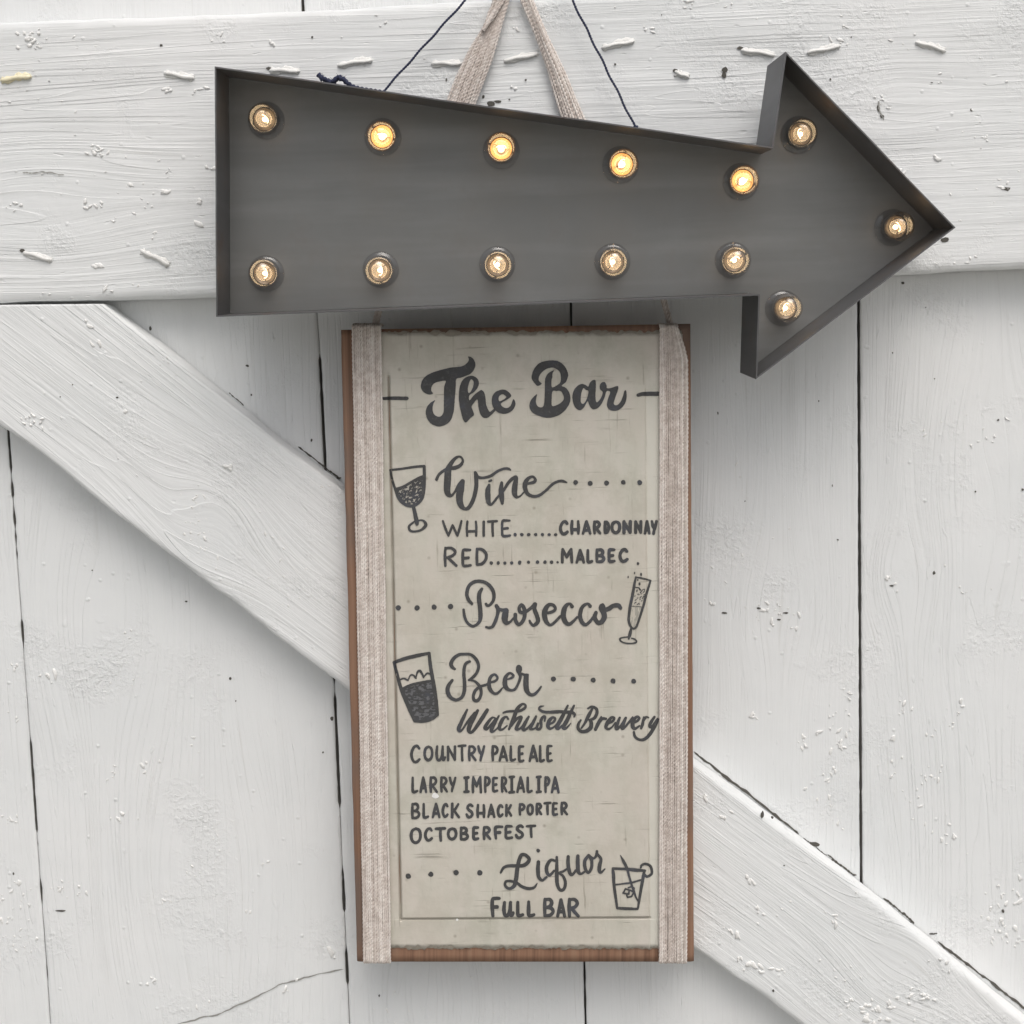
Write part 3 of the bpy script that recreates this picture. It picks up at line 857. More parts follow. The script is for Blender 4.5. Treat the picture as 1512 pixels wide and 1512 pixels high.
class Ink:
    """gathers brush strokes and filled outlines (photo pixels) and turns them into one flat paint mesh"""
    def __init__(s): s.items = []
    def tr(s, pts, c):
        p = np.array(pts, float)
        p[:, 0] = p[:, 0] / c[2] + c[0]; p[:, 1] = p[:, 1] / c[2] + c[1]
        if p.shape[1] > 2: p[:, 2] = p[:, 2] / c[2]
        return p
    def stroke(s, pts, c=(0, 0, 1), w=None, smooth=True, k=1.0):
        p = np.array(pts, float)
        if p.shape[1] == 2: p = np.concatenate([p, np.full((len(p), 1), float(w))], 1)
        p = s.tr(p, c)
        if smooth: p = catmull(p)
        p[:, 2] = np.clip(p[:, 2] * k, 0.5, None)
        s.items.append(('s', p))
    def poly(s, pts, c=(0, 0, 1), holes=(), smooth=4):
        rings = [catmull(s.tr(h, c), smooth, True) if smooth else s.tr(h, c) for h in [pts, *holes]]
        s.items.append(('p', rings))
    def dot(s, x, y, r, c=(0, 0, 1), ry=None):
        ry = ry or r
        rr = [1 + 0.18 * (random.random() - 0.5) for _ in range(7)]
        an = random.random()
        s.poly([(x + r * rr[i] * math.cos(an + i * 2 * math.pi / 7), y + ry * rr[i] * math.sin(an + i * 2 * math.pi / 7)) for i in range(7)], c)
    def scribble(s, pts, c, dens, seed, ang=0.0, fx=1.0, fy=1.0):
        s.items.append(('n', [catmull(s.tr(pts, c), 4, True)], dens, seed, ang, fx, fy))
    def build(s, name, label=None, parent=None, lift=0.00036, material=None, rough=0.35):
        lo = np.array([1e9, 1e9]); hi = -lo
        for it in s.items:
            for a in ([it[1]] if it[0] == 's' else it[1]):
                ex = a[:, 2].max() / 2 if it[0] == 's' else 0
                lo = np.minimum(lo, a[:, :2].min(0) - ex - 2); hi = np.maximum(hi, a[:, :2].max(0) + ex + 2)
        nx = int((hi[0] - lo[0]) * RES) + 2; ny = int((hi[1] - lo[1]) * RES) + 2
        X = lo[0] + np.arange(nx) / RES; Yy = lo[1] + np.arange(ny) / RES
        f = np.full((ny, nx), 9.0)
        def sub(x0, y0, x1, y1):
            i0 = max(0, int((y0 - lo[1]) * RES)); i1 = min(ny, int((y1 - lo[1]) * RES) + 2)
            j0 = max(0, int((x0 - lo[0]) * RES)); j1 = min(nx, int((x1 - lo[0]) * RES) + 2)
            return slice(i0, i1), slice(j0, j1)
        def segd(px, py, a, b):
            dx, dy = b[0] - a[0], b[1] - a[1]
            l2 = dx * dx + dy * dy + 1e-12
            t = np.clip(((px - a[0]) * dx + (py - a[1]) * dy) / l2, 0, 1)
            return np.hypot(px - a[0] - t * dx, py - a[1] - t * dy), t
        def ringsdf(rings, gx, gy):
            dmin = np.full(gx.shape, 1e9); ins = np.zeros(gx.shape, bool)
            for rg in rings:
                for k in range(len(rg)):
                    a, b = rg[k - 1], rg[k]
                    dmin = np.minimum(dmin, segd(gx, gy, a, b)[0])
                    cond = (a[1] > gy) != (b[1] > gy)
                    with np.errstate(divide='ignore', invalid='ignore'):
                        xi = (b[0] - a[0]) * (gy - a[1]) / (b[1] - a[1] + 1e-12) + a[0]
                    ins ^= cond & (gx < xi)
            return np.where(ins, -dmin, dmin)
        for it in s.items:
            if it[0] == 's':
                p = it[1]
                for k in range(len(p) - 1):
                    a, b = p[k], p[k + 1]
                    rm = max(a[2], b[2]) / 2 + 2
                    sl_ = sub(min(a[0], b[0]) - rm, min(a[1], b[1]) - rm, max(a[0], b[0]) + rm, max(a[1], b[1]) + rm)
                    gx, gy = np.meshgrid(X[sl_[1]], Yy[sl_[0]])
                    if gx.size == 0: continue
                    dd, t = segd(gx, gy, a, b)
                    f[sl_] = np.minimum(f[sl_], dd - (a[2] * (1 - t) + b[2] * t) / 2)
            else:
                al = np.concatenate(it[1])
                sl_ = sub(al[:, 0].min() - 2, al[:, 1].min() - 2, al[:, 0].max() + 2, al[:, 1].max() + 2)
                gx, gy = np.meshgrid(X[sl_[1]], Yy[sl_[0]])
                sd_ = ringsdf(it[1], gx, gy)
                if it[0] == 'n':
                    _, _, dens, seed, ang, fx, fy = it
                    u = gx * math.cos(ang) + gy * math.sin(ang); v = -gx * math.sin(ang) + gy * math.cos(ang)
                    nz = fnoise(u * fx, v * fy, seed, 3)
                    sd_ = np.maximum(sd_, (nz - dens) * 6)
                f[sl_] = np.minimum(f[sl_], sd_)
        gx, gy = np.meshgrid(X, Yy)
        f = f + rough * (fnoise(gx / 2.2, gy / 2.2, 17, 2) - 0.5)
        ins = f < 0
        verts = []; vid = {}; faces = []
        def vtx(key, x, y):
            if key not in vid:
                vid[key] = len(verts); verts.append((x, y))
            return vid[key]
        full = ins[:-1, :-1] & ins[1:, :-1] & ins[:-1, 1:] & ins[1:, 1:]
        anyc = ins[:-1, :-1] | ins[1:, :-1] | ins[:-1, 1:] | ins[1:, 1:]
        STEP = 6
        for i in range(ny - 1):
            rowf = full[i]
            j = 0
            js = np.flatnonzero(rowf)
            if len(js):
                cut = np.flatnonzero(np.diff(js) > 1)
                st_ = np.r_[js[0], js[cut + 1]]; en = np.r_[js[cut], js[-1]] + 1
                for a, b in zip(st_, en):
                    c = a
                    while c < b:
                        e = min(c + STEP, b)
                        faces.append((vtx((i, c), X[c], Yy[i]), vtx((i + 1, c), X[c], Yy[i + 1]), vtx((i + 1, e), X[e], Yy[i + 1]), vtx((i, e), X[e], Yy[i])))
                        c = e
            for j in np.flatnonzero(anyc[i] & ~rowf):
                cs = [(i, j), (i + 1, j), (i + 1, j + 1), (i, j + 1)]
                poly = []
                for k in range(4):
                    a = cs[k]; b = cs[(k + 1) % 4]
                    fa, fb = f[a], f[b]
                    if fa < 0: poly.append(vtx(a, X[a[1]], Yy[a[0]]))
                    if (fa < 0) != (fb < 0):
                        t = fa / (fa - fb)
                        poly.append(vtx(('e', min(a, b), max(a, b)), X[a[1]] + (X[b[1]] - X[a[1]]) * t, Yy[a[0]] + (Yy[b[0]] - Yy[a[0]]) * t))
                if len(poly) >= 3: faces.append(tuple(poly))
        v = np.array(verts)
        d = SF + PT + panel_h(st_of(v[:, 0], v[:, 1]), v[:, 1]) + lift
        o = mesh(name, PN(v[:, 0], v[:, 1], d), faces, material or M_ink, parent or sign, False)
        if label: o['label'] = label
        return o

# brush capitals in a unit box, stroke by stroke
GL = {
 'A': [[(0, 1), (.25, .5), (.48, 0)], [(.48, 0), (.75, .5), (1, 1)], [(.18, .74), (.85, .72)]],
 'B': [[(.05, 0), (.02, .5), (.05, 1)], [(.05, .02), (.6, .02), (.82, .22), (.6, .44), (.12, .50)], [(.12, .50), (.75, .55), (.97, .76), (.65, .97), (.05, 1)]],
 'C': [[(.97, .16), (.72, .01), (.35, .08), (.06, .40), (.08, .72), (.35, .97), (.70, .96), (1, .82)]],
 'D': [[(.05, .02), (.03, .5), (.06, 1)], [(.05, .02), (.55, .06), (.95, .32), (.92, .68), (.55, .95), (.06, 1)]],
 'E': [[(.95, .02), (.5, .02), (.08, .06), (.02, .5), (.08, .95), (.5, 1), (1, .96)], [(.08, .54), (.72, .50)]],
 'F': [[(1, .03), (.5, .03), (.08, .10), (.05, .5), (.14, 1)], [(.08, .52), (.68, .50)]],
 'H': [[(.08, 0), (.02, .5), (.06, 1)], [(.92, 0), (.97, .5), (.95, 1)], [(.06, .70), (.94, .68)]],
 'I': [[(.5, 0), (.5, 1)]],
 'J': [[(.05, .02), (.95, .0)], [(.5, .02), (.5, .98)], [(0, 1), (1, .98)]],
 'K': [[(.05, 0), (.03, 1)], [(.92, .02), (.5, .38), (.10, .58)], [(.28, .48), (.62, .72), (1, 1)]],
 'L': [[(.05, 0), (.04, .5), (.08, .95), (.5, 1), (1, .93)]],
 'M': [[(.04, 1), (.04, .5), (.08, 0)], [(.08, .02), (.30, .35), (.48, .62)], [(.48, .62), (.70, .3), (.92, 0)], [(.92, 0), (.95, .5), (1, 1)]],
 'N': [[(.05, 1), (.05, .02)], [(.05, .02), (.5, .5), (.93, .97)], [(.93, .97), (.95, 0)]],
 'O': [[(.5, 0), (.15, .15), (.02, .5), (.15, .86), (.48, 1), (.84, .85), (.98, .48), (.84, .12), (.5, 0)]],
 'P': [[(.12, 0), (.08, .5), (.12, 1)], [(.10, .02), (.65, .04), (.98, .24), (.72, .48), (.12, .60)]],
 'R': [[(.08, 0), (.04, .5), (.08, 1)], [(.08, .02), (.60, .02), (.90, .22), (.68, .44), (.15, .56)], [(.28, .54), (.62, .76), (1, 1)]],
 'S': [[(.92, .10), (.62, 0), (.28, .08), (.16, .28), (.45, .46), (.80, .60), (.88, .82), (.55, 1), (.20, .97), (0, .78)]],
 'T': [[(0, .04), (.5, .02), (1, 0)], [(.52, .02), (.50, .5), (.55, 1)]],
 'U': [[(.10, 0), (.04, .5), (.12, .92), (.34, 1), (.58, .82), (.70, .45)], [(.74, 0), (.70, .5), (.74, .9), (.86, .98), (1, .80)]],
 'W': [[(0, 0), (.14, .5), (.30, .98)], [(.30, .98), (.42, .6), (.52, .28)], [(.52, .28), (.64, .6), (.78, .98)], [(.78, .98), (.9, .5), (1, 0)]],
 'Y': [[(.02, 0), (.22, .35), (.45, .56)], [(1, 0), (.75, .4), (.52, .72), (.38, 1)]],
}

def caps(ink, text, boxes, c, w):
    """text drawn into outer letter boxes (x0, x1, y0, y1) of crop c; w = brush width in crop units"""
    rs = random.Random(len(text) * 7 + int(boxes[0][0]))
    for ch, (x0, x1, y0, y1) in zip(text, boxes):
        hw = w * 0.5
        a, b, t, u = x0 + hw, x1 - hw, y0 + hw, y1 - hw
        for stt in GL[ch]:
            pts = []
            n = len(stt)
            for k, (gx, gy) in enumerate(stt):
                ww = w * (0.92 + 0.16 * rs.random()) * (0.86 if k in (0, n - 1) and n > 2 else 1.0)
                pts.append((a + (b - a) * gx, t + (u - t) * gy, ww))
            ink.stroke(pts, c)

# --- title
cT = (615, 520, 9.45); cB = (775, 520, 9.45)
I = Ink()
I.poly([(720, 62), (760, 68), (800, 105), (822, 160), (815, 215), (790, 265), (750, 305), (690, 330), (625, 355), (556, 375), (548, 480), (535, 640), (525, 780), (505, 880), (470, 960), (410, 1010), (330, 1037), (255, 1025), (190, 985), (145, 920), (128, 845), (140, 780), (175, 725), (225, 685), (262, 672), (240, 710), (225, 770), (228, 825), (250, 870), (290, 897), (330, 897), (365, 865), (380, 800), (382, 620), (387, 480), (408, 402), (330, 408), (265, 425), (220, 465), (205, 515), (215, 555), (235, 575), (180, 592), (125, 575), (80, 535), (60, 470), (80, 395), (130, 335), (210, 290), (330, 250), (480, 215), (620, 200), (690, 165), (730, 110)], cT)
I.poly([(765, 328), (820, 345), (860, 385), (871, 440), (850, 500), (800, 560), (737, 605), (740, 672), (800, 600), (870, 545), (905, 528), (940, 555), (960, 620), (970, 720), (1000, 800), (1028, 830), (1085, 787), (1105, 808), (1050, 870), (990, 915), (930, 912), (890, 860), (865, 770), (850, 660), (800, 710), (770, 758), (785, 810), (802, 875), (755, 915), (690, 980), (650, 940), (625, 850), (600, 740), (590, 620), (600, 500), (630, 410), (690, 350)], cT,
       [[(765, 378), (795, 410), (790, 480), (760, 545), (728, 570), (715, 520), (730, 440), (745, 400)]])
I.poly([(1190, 522), (1250, 530), (1300, 570), (1322, 612), (1280, 650), (1180, 715), (1210, 765), (1260, 780), (1310, 750), (1335, 690), (1355, 655), (1380, 700), (1372, 760), (1330, 820), (1260, 855), (1190, 857), (1120, 830), (1070, 770), (1050, 690), (1060, 610), (1110, 550)], cT,
       [[(1195, 588), (1235, 605), (1250, 635), (1160, 685), (1148, 625)]])
I.poly([(370, 115), (450, 122), (520, 160), (575, 225), (605, 310), (600, 350), (570, 420), (515, 468), (570, 495), (615, 555), (637, 640), (620, 720), (570, 800), (490, 870), (400, 905), (310, 915), (200, 890), (110, 845), (70, 785), (65, 730), (90, 660), (170, 585), (155, 660), (160, 720), (195, 765), (250, 762), (270, 700), (278, 560), (280, 400), (300, 330), (345, 280), (405, 255), (385, 300), (385, 350), (372, 390), (380, 490), (450, 460), (495, 420), (502, 340), (485, 275), (440, 235), (380, 215), (300, 235), (235, 285), (200, 340), (195, 395), (235, 440), (180, 470), (140, 440), (100, 380), (95, 330), (130, 230), (200, 155), (280, 125)], cB,
       [[(385, 548), (440, 540), (495, 542), (525, 575), (545, 640), (520, 690), (450, 735), (380, 748), (375, 650)]])
I.poly([(800, 443), (850, 460), (885, 480), (905, 430), (945, 390), (985, 395), (992, 470), (985, 600), (995, 690), (1020, 690), (1060, 640), (1085, 560), (1050, 520), (1045, 470), (1070, 425), (1115, 418), (1140, 460), (1145, 500), (1200, 500), (1270, 475), (1305, 480), (1295, 540), (1260, 640), (1240, 720), (1280, 740), (1330, 700), (1365, 620), (1390, 540), (1415, 540), (1420, 640), (1390, 730), (1320, 800), (1250, 818), (1180, 800), (1145, 740), (1160, 650), (1190, 555), (1140, 545), (1110, 640), (1050, 750), (980, 797), (930, 785), (895, 730), (875, 685), (835, 755), (790, 803), (740, 803), (690, 750), (665, 660), (665, 590), (690, 520), (740, 465)], cB,
       [[(815, 502), (850, 525), (885, 540), (880, 600), (850, 680), (815, 722), (785, 705), (780, 650), (790, 570)]])
I.stroke([(372, 648, 22), (460, 645, 27), (558, 646, 27)], (490, 460, 5.04))
I.stroke([(1018, 622, 24), (1060, 613, 30), (1166, 612, 32)], (740, 460, 5.04))
I.build('lettering', 'big bold brush script title line')

# --- Wine
cW = (640, 660, 7.56)
I = Ink()
I.stroke([(35, 362, 34), (60, 310, 32), (110, 268, 34), (170, 240, 40), (240, 232, 46), (300, 205, 40), (328, 160, 28), (315, 120, 25), (280, 108, 25), (235, 135, 38), (190, 195, 52), (165, 260, 74), (158, 360, 78), (152, 470, 74), (165, 525, 60), (200, 542, 32), (240, 500, 26), (285, 425, 40), (325, 380, 46)], cW)
I.stroke([(328, 382, 46), (305, 470, 76), (290, 560, 78), (305, 645, 66), (350, 690, 38), (400, 670, 44), (450, 570, 46), (478, 440, 46), (475, 340, 44), (465, 285, 32)], cW)
I.stroke([(470, 285, 30), (500, 335, 34), (560, 343, 30), (640, 322, 34), (720, 268, 30), (790, 242, 28), (835, 243, 30), (858, 255, 22)], cW)
I.stroke([(624, 382, 28), (645, 372, 28)], cW)
I.stroke([(622, 425, 32), (608, 480, 56), (608, 560, 60), (620, 625, 46), (650, 640, 26), (700, 580, 28), (735, 535, 22)], cW)
I.stroke([(762, 400, 34), (755, 480, 56), (762, 560, 56), (768, 628, 34)], cW)
I.stroke([(780, 490, 30), (840, 395, 36), (900, 342, 40), (925, 345, 40), (910, 430, 62), (905, 510, 60), (925, 555, 38), (965, 550, 20), (1010, 505, 18)], cW)
I.stroke([(1055, 408, 26), (1120, 392, 36), (1138, 365, 34), (1110, 332, 28), (1060, 350, 40), (1025, 405, 54), (1024, 460, 52), (1050, 520, 42), (1110, 550, 34), (1180, 540, 34), (1250, 490, 30), (1330, 415, 32), (1400, 382, 30), (1450, 382, 30), (1490, 396, 14)], cW)
c4 = (760, 660, 6.3)
for x, y in ((567, 330), (702, 338), (855, 335), (1010, 328), (1163, 330)): I.dot(x, y, 23, c4)
I.build('lettering', 'brush script Wine with five dots')

# --- white / red lines
c3 = (560, 660, 6.873)
I = Ink()
caps(I, 'WHITE', [(632, 848, 738, 916), (873, 1002, 743, 914), (1040, 1080, 746, 912), (1092, 1207, 738, 914), (1232, 1340, 730, 918)], c3, 27)
for x in (1380, 1448, 1515): I.dot(x, 890, 18, c3)
for x in (65, 130, 195, 258, 320, 380): I.dot(x, 815, 17, c4, 15)
caps(I, 'CHARDONNAY', [(408, 505, 678, 826), (513, 611, 676, 818), (620, 718, 678, 820), (723, 810, 680, 818), (823, 890, 680, 812), (888, 994, 680, 813), (998, 1094, 678, 812), (1107, 1192, 678, 812), (1196, 1268, 678, 818), (1260, 1334, 676, 822)], c4, 31)
I.build('lettering', 'capital letters of the first wine line')
I = Ink()
caps(I, 'RED', [(646, 798, 1008, 1220), (830, 942, 1026, 1222), (972, 1104, 1016, 1208)], c3, 31)
for x in (1137, 1207, 1275, 1345, 1425): I.dot(x, 1177, 17, c3, 18)
for x, r in ((47, 17), (128, 16), (212, 17), (282, 17), (343, 17), (399, 11)): I.dot(x, 1071, r, c4)
caps(I, 'MALBEC', [(424, 548, 936, 1086), (562, 658, 946, 1088), (663, 735, 946, 1086), (747, 848, 940, 1083), (861, 942, 938, 1081), (961, 1062, 938, 1080)], c4, 31)
I.build('lettering', 'capital letters of the second wine line')

# --- Prosecco
cP = (675, 845, 9.45); c5 = (800, 845, 8.4)
I = Ink()
I.stroke([(205, 437, 42), (160, 385, 50), (135, 310, 50), (160, 200, 50), (230, 138, 50), (320, 124, 46), (410, 152, 50), (480, 220, 52), (512, 300, 52), (505, 390, 46), (460, 452, 40), (420, 466, 38), (402, 442, 40)], cP)
I.stroke([(345, 232, 40), (312, 290, 58), (305, 370, 60), (318, 480, 62), (326, 600, 62), (310, 690, 48), (250, 743, 40), (200, 748, 42), (140, 700, 40), (105, 620, 42), (90, 522, 36)], cP)
I.stroke([(548, 468, 54), (572, 520, 58), (560, 600, 46), (530, 690, 50), (495, 755, 46), (450, 773, 38), (405, 765, 32)], cP)
I.stroke([(575, 515, 46), (640, 528, 50), (690, 528, 56), (672, 580, 88), (665, 650, 88), (685, 705, 62), (740, 692, 36), (785, 640, 30)], cP)
I.stroke([(812, 590, 52), (815, 670, 56), (855, 728, 50), (910, 690, 52), (942, 610, 56), (935, 510, 56), (900, 456, 50), (866, 495, 48), (878, 552, 50), (925, 562, 50), (975, 540, 46), (1040, 490, 46), (1085, 442, 50)], cP)
I.stroke([(1092, 445, 50), (1078, 510, 58), (1115, 610, 62), (1128, 680, 60), (1100, 722, 54), (1060, 742, 40), (1028, 710, 38), (1012, 678, 34)], cP)
I.stroke([(1262, 568, 40), (1340, 545, 44), (1372, 505, 42), (1340, 458, 46), (1280, 455, 54), (1230, 520, 72), (1218, 600, 76), (1245, 690, 62), (1295, 735, 42), (1350, 708, 42), (1440, 615, 38)], cP)
I.stroke([(376, 425, 46), (352, 393, 34), (310, 405, 46), (278, 460, 64), (268, 540, 66), (290, 610, 60), (335, 645, 46), (390, 608, 38), (440, 555, 28)], c5)
I.stroke([(600, 420, 44), (572, 392, 34), (520, 412, 42), (485, 470, 50), (475, 550, 52), (500, 620, 52), (545, 650, 44), (600, 608, 38), (632, 560, 30)], c5)
I.stroke([(672, 500, 46), (655, 560, 56), (692, 622, 56), (740, 616, 62), (775, 560, 66), (768, 500, 70), (748, 440, 88), (758, 395, 26)], c5)
I.stroke([(780, 470, 56), (830, 452, 58), (890, 415, 56), (950, 412, 56), (975, 440, 48)], c5)
cb5 = (560, 840, 5.815)
for x, y in ((163, 335), (325, 335), (470, 328), (613, 323)): I.dot(x, y, 23, cb5)
I.build('lettering', 'brush script sparkling wine line with four dots')

# --- Beer
cE = (650, 955, 9.45); c6 = (760, 840, 5.817)
I = Ink()
I.stroke([(205, 310, 32), (165, 280, 52), (152, 230, 56), (190, 160, 50), (260, 112, 46), (340, 102, 40), (420, 107, 40), (480, 150, 48), (525, 220, 46), (535, 290, 44), (505, 370, 44), (450, 430, 42), (396, 465, 24)], cE)
I.stroke([(396, 465, 24), (470, 475, 32), (535, 530, 44), (568, 600, 44), (566, 680, 44), (525, 748, 48), (475, 745, 46), (462, 690, 44), (490, 612, 46), (560, 556, 40), (640, 530, 36), (690, 505, 34)], cE)
I.stroke([(412, 206, 38), (360, 230, 42), (335, 300, 46), (330, 390, 48), (340, 500, 52), (335, 620, 52), (300, 705, 48), (220, 742, 44), (140, 702, 56), (102, 620, 62), (117, 540, 54), (168, 468, 40)], cE)
I.stroke([(690, 500, 34), (770, 475, 36), (800, 432, 34), (760, 387, 36), (705, 420, 46), (682, 500, 54), (692, 585, 58), (750, 650, 40), (810, 640, 36), (872, 570, 22)], cE)
I.stroke([(938, 455, 20), (1000, 430, 38), (1022, 400, 34), (970, 367, 36), (915, 420, 54), (902, 500, 68), (918, 565, 64), (970, 603, 42), (1040, 595, 38), (1090, 510, 38), (1118, 420, 42), (1105, 370, 50)], cE)
I.dot(1100, 310, 47, cE, 64)
I.stroke([(1130, 375, 36), (1180, 392, 36), (1222, 392, 34)], cE)
I.stroke([(1202, 408, 70), (1196, 500, 76), (1206, 600, 72), (1250, 663, 50), (1310, 665, 46), (1370, 610, 36), (1408, 555, 26)], cE)
for x, y in ((332, 945), (503, 945), (675, 955), (845, 963), (1022, 965)): I.dot(x, y, 22, c6)
I.build('lettering', 'brush script Beer with five dots')

# --- brewery line
cA = (665, 1025, 9.45); cY = (815, 1025, 8.894)
I = Ink()
I.stroke([(234, 215, 28), (190, 310, 48), (150, 400, 54), (117, 478, 58), (132, 513, 44), (170, 490, 30), (250, 370, 34), (340, 262, 40)], cA)
I.stroke([(382, 228, 40), (330, 320, 60), (278, 420, 66), (256, 500, 60), (280, 535, 40), (330, 500, 46), (420, 370, 58), (515, 222, 50)], cA)
I.stroke([(625, 330, 22), (580, 330, 32), (520, 400, 48), (482, 468, 50), (510, 488, 34), (570, 420, 30), (630, 345, 30)], cA)
I.stroke([(675, 305, 28), (620, 400, 48), (572, 500, 54), (592, 525, 32), (640, 490, 24), (665, 460, 16)], cA)
I.stroke([(806, 345, 34), (778, 314, 30), (730, 350, 50), (688, 440, 54), (688, 488, 46), (730, 490, 30), (790, 440, 22)], cA)
I.stroke([(738, 260, 24), (790, 242, 34), (880, 236, 34), (960, 235, 40), (1035, 197, 40), (1048, 152, 32), (1000, 140, 36), (935, 205, 56), (895, 300, 56), (855, 400, 48), (818, 488, 32)], cA)
I.stroke([(850, 440, 36), (920, 350, 40), (985, 318, 42), (978, 355, 50), (930, 450, 50), (922, 487, 48), (970, 480, 30), (1040, 400, 28)], cA)
I.stroke([(1092, 315, 34), (1050, 390, 50), (1012, 468, 54), (1032, 500, 40), (1090, 460, 30), (1150, 390, 28)], cA)
I.stroke([(1195, 312, 34), (1152, 400, 48), (1115, 475, 46), (1150, 488, 30), (1190, 470, 24)], cA)
I.stroke([(1222, 410, 34), (1205, 475, 40), (1245, 485, 40), (1268, 440, 40), (1262, 375, 44), (1292, 318, 40), (1322, 318, 34), (1315, 375, 24)], cA)
I.stroke([(1375, 425, 26), (1440, 388, 36), (1462, 342, 36), (1425, 325, 38), (1380, 370, 54), (1360, 440, 54), (1388, 480, 40), (1440, 460, 26), (1490, 410, 22)], cA)
I.stroke([(1302, 165, 16), (1255, 175, 30), (1242, 210, 36), (1300, 245, 40), (1400, 250, 42), (1500, 250, 42)], cA)
I.stroke([(0, 232, 38), (80, 228, 42), (180, 235, 44), (255, 237, 44), (298, 262, 36), (292, 295, 24)], cY)
I.stroke([(207, 150, 28), (165, 240, 44), (112, 340, 56), (65, 430, 52), (85, 455, 34), (130, 410, 22)], cY)
I.stroke([(290, 150, 28), (245, 240, 44), (200, 340, 54), (150, 430, 52), (172, 455, 34), (215, 420, 24), (247, 382, 12)], cY)
I.stroke([(472, 187, 22), (520, 165, 34), (578, 187, 40), (592, 240, 42), (560, 310, 44), (500, 337, 28)], cY)
I.stroke([(490, 337, 28), (515, 370, 48), (508, 440, 56), (450, 484, 50), (385, 488, 44), (345, 450, 44), (348, 390, 38), (378, 342, 26)], cY)
I.stroke([(530, 190, 30), (482, 280, 50), (432, 380, 34), (387, 445, 26)], cY)
I.stroke([(648, 302, 30), (610, 380, 50), (572, 462, 44)], cY)
I.stroke([(610, 390, 30), (660, 325, 40), (710, 322, 32)], cY)
I.stroke([(738, 388, 26), (800, 352, 36), (816, 312, 34), (780, 308, 38), (732, 370, 52), (710, 430, 46), (740, 458, 34), (790, 430, 26), (832, 372, 18)], cY)
I.stroke([(890, 308, 30), (862, 380, 48), (842, 438, 48), (862, 455, 36), (920, 390, 30), (965, 315, 34)], cY)
I.stroke([(970, 310, 34), (935, 400, 46), (920, 446, 44), (950, 440, 32), (1010, 370, 32), (1060, 302, 26)], cY)
I.stroke([(1060, 380, 30), (1120, 352, 36), (1146, 312, 36), (1110, 298, 36), (1064, 360, 52), (1062, 428, 54), (1092, 453, 38), (1150, 415, 24)], cY)
I.stroke([(1208, 305, 30), (1190, 390, 42), (1172, 448, 34)], cY)
I.stroke([(1190, 370, 28), (1232, 305, 34), (1268, 308, 22)], cY)
I.stroke([(1345, 300, 34), (1300, 370, 44), (1282, 420, 40), (1310, 430, 34), (1360, 360, 30), (1385, 320, 22)], cY)
I.stroke([(1392, 335, 36), (1350, 420, 46), (1290, 520, 48), (1222, 588, 44), (1150, 598, 36), (1092, 558, 36), (1075, 497, 30)], cY)
I.build('lettering', 'slanted brush script brewery name')

# --- beers
c7 = (580, 1080, 5.4)
I = Ink()
caps(I, 'COUNTRYPALEALE', [(135, 224, 103, 257), (241, 327, 110, 240), (335, 428, 108, 240), (426, 510, 110, 240), (513, 590, 101, 242), (595, 671, 107, 240), (670, 740, 108, 242), (781, 847, 106, 242), (841, 922, 108, 243), (928, 987, 108, 241), (995, 1053, 106, 248), (1080, 1162, 103, 247), (1162, 1215, 106, 248), (1222, 1278, 103, 247)], c7, 23)
I.build('lettering', 'capital letters of the first beer')
I = Ink()
caps(I, 'LARRYJMPERJALJPA', [(145, 207, 358, 494), (210, 277, 356, 494), (288, 362, 356, 493), (373, 443, 356, 490), (443, 510, 358, 487), (560, 614, 356, 493), (625, 714, 353, 495), (722, 783, 353, 493), (788, 844, 358, 488), (858, 918, 356, 490), (920, 977, 350, 497), (982, 1058, 353, 493), (1063, 1118, 358, 493), (1138, 1190, 350, 494), (1203, 1258, 353, 494), (1257, 1333, 353, 497)], c7, 23)
I.build('lettering', 'capital letters of the second beer')
I = Ink()
caps(I, 'BLACKSHACKPORTER', [(143, 223, 566, 702), (233, 293, 568, 697), (308, 383, 566, 694), (386, 448, 568, 692), (460, 538, 566, 695), (577, 650, 573, 694), (663, 741, 576, 692), (750, 820, 573, 692), (826, 886, 578, 688), (893, 955, 576, 682), (998, 1061, 568, 673), (1063, 1128, 573, 672), (1135, 1195, 566, 671), (1198, 1268, 558, 671), (1266, 1321, 560, 675), (1333, 1400, 558, 672)], c7, 23)
I.build('lettering', 'capital letters of the third beer')
I = Ink()
caps(I, 'OCTOBERFEST', [(132, 235, 762, 900), (245, 323, 762, 882), (331, 428, 760, 882), (428, 518, 762, 871), (530, 611, 756, 873), (630, 693, 752, 870), (712, 788, 752, 868), (802, 884, 745, 865), (888, 962, 742, 863), (970, 1053, 740, 860), (1057, 1147, 740, 853)], c7, 25)
I.build('lettering', 'capital letters of the fourth beer')

# --- Liquor
cQ = (715, 1245, 8.4); c8 = (580, 1240, 3.287)
I = Ink()
I.stroke([(205, 365, 28), (240, 305, 36), (300, 282, 40), (390, 280, 42), (480, 278, 46), (540, 240, 48), (556, 192, 44), (510, 147, 42), (460, 148, 44), (430, 220, 48), (410, 320, 52), (395, 440, 54), (370, 530, 48), (310, 563, 36), (262, 530, 36), (266, 478, 32), (320, 470, 34), (400, 490, 34), (470, 540, 40), (550, 563, 40), (620, 548, 34), (657, 497, 12)], cQ)
I.dot(669, 92, 24, cQ)
I.stroke([(672, 235, 46), (666, 330, 50), (677, 420, 46), (720, 460, 34), (772, 422, 30)], cQ)
I.stroke([(885, 220, 28), (825, 210, 38), (778, 280, 46), (776, 355, 46), (810, 398, 36), (865, 345, 32)], cQ)
I.stroke([(900, 175, 34), (900, 280, 42), (900, 400, 48), (907, 510, 46), (940, 580, 40), (988, 568, 40), (1007, 490, 40), (980, 412, 34), (932, 370, 30), (980, 348, 30), (1025, 320, 26)], cQ)
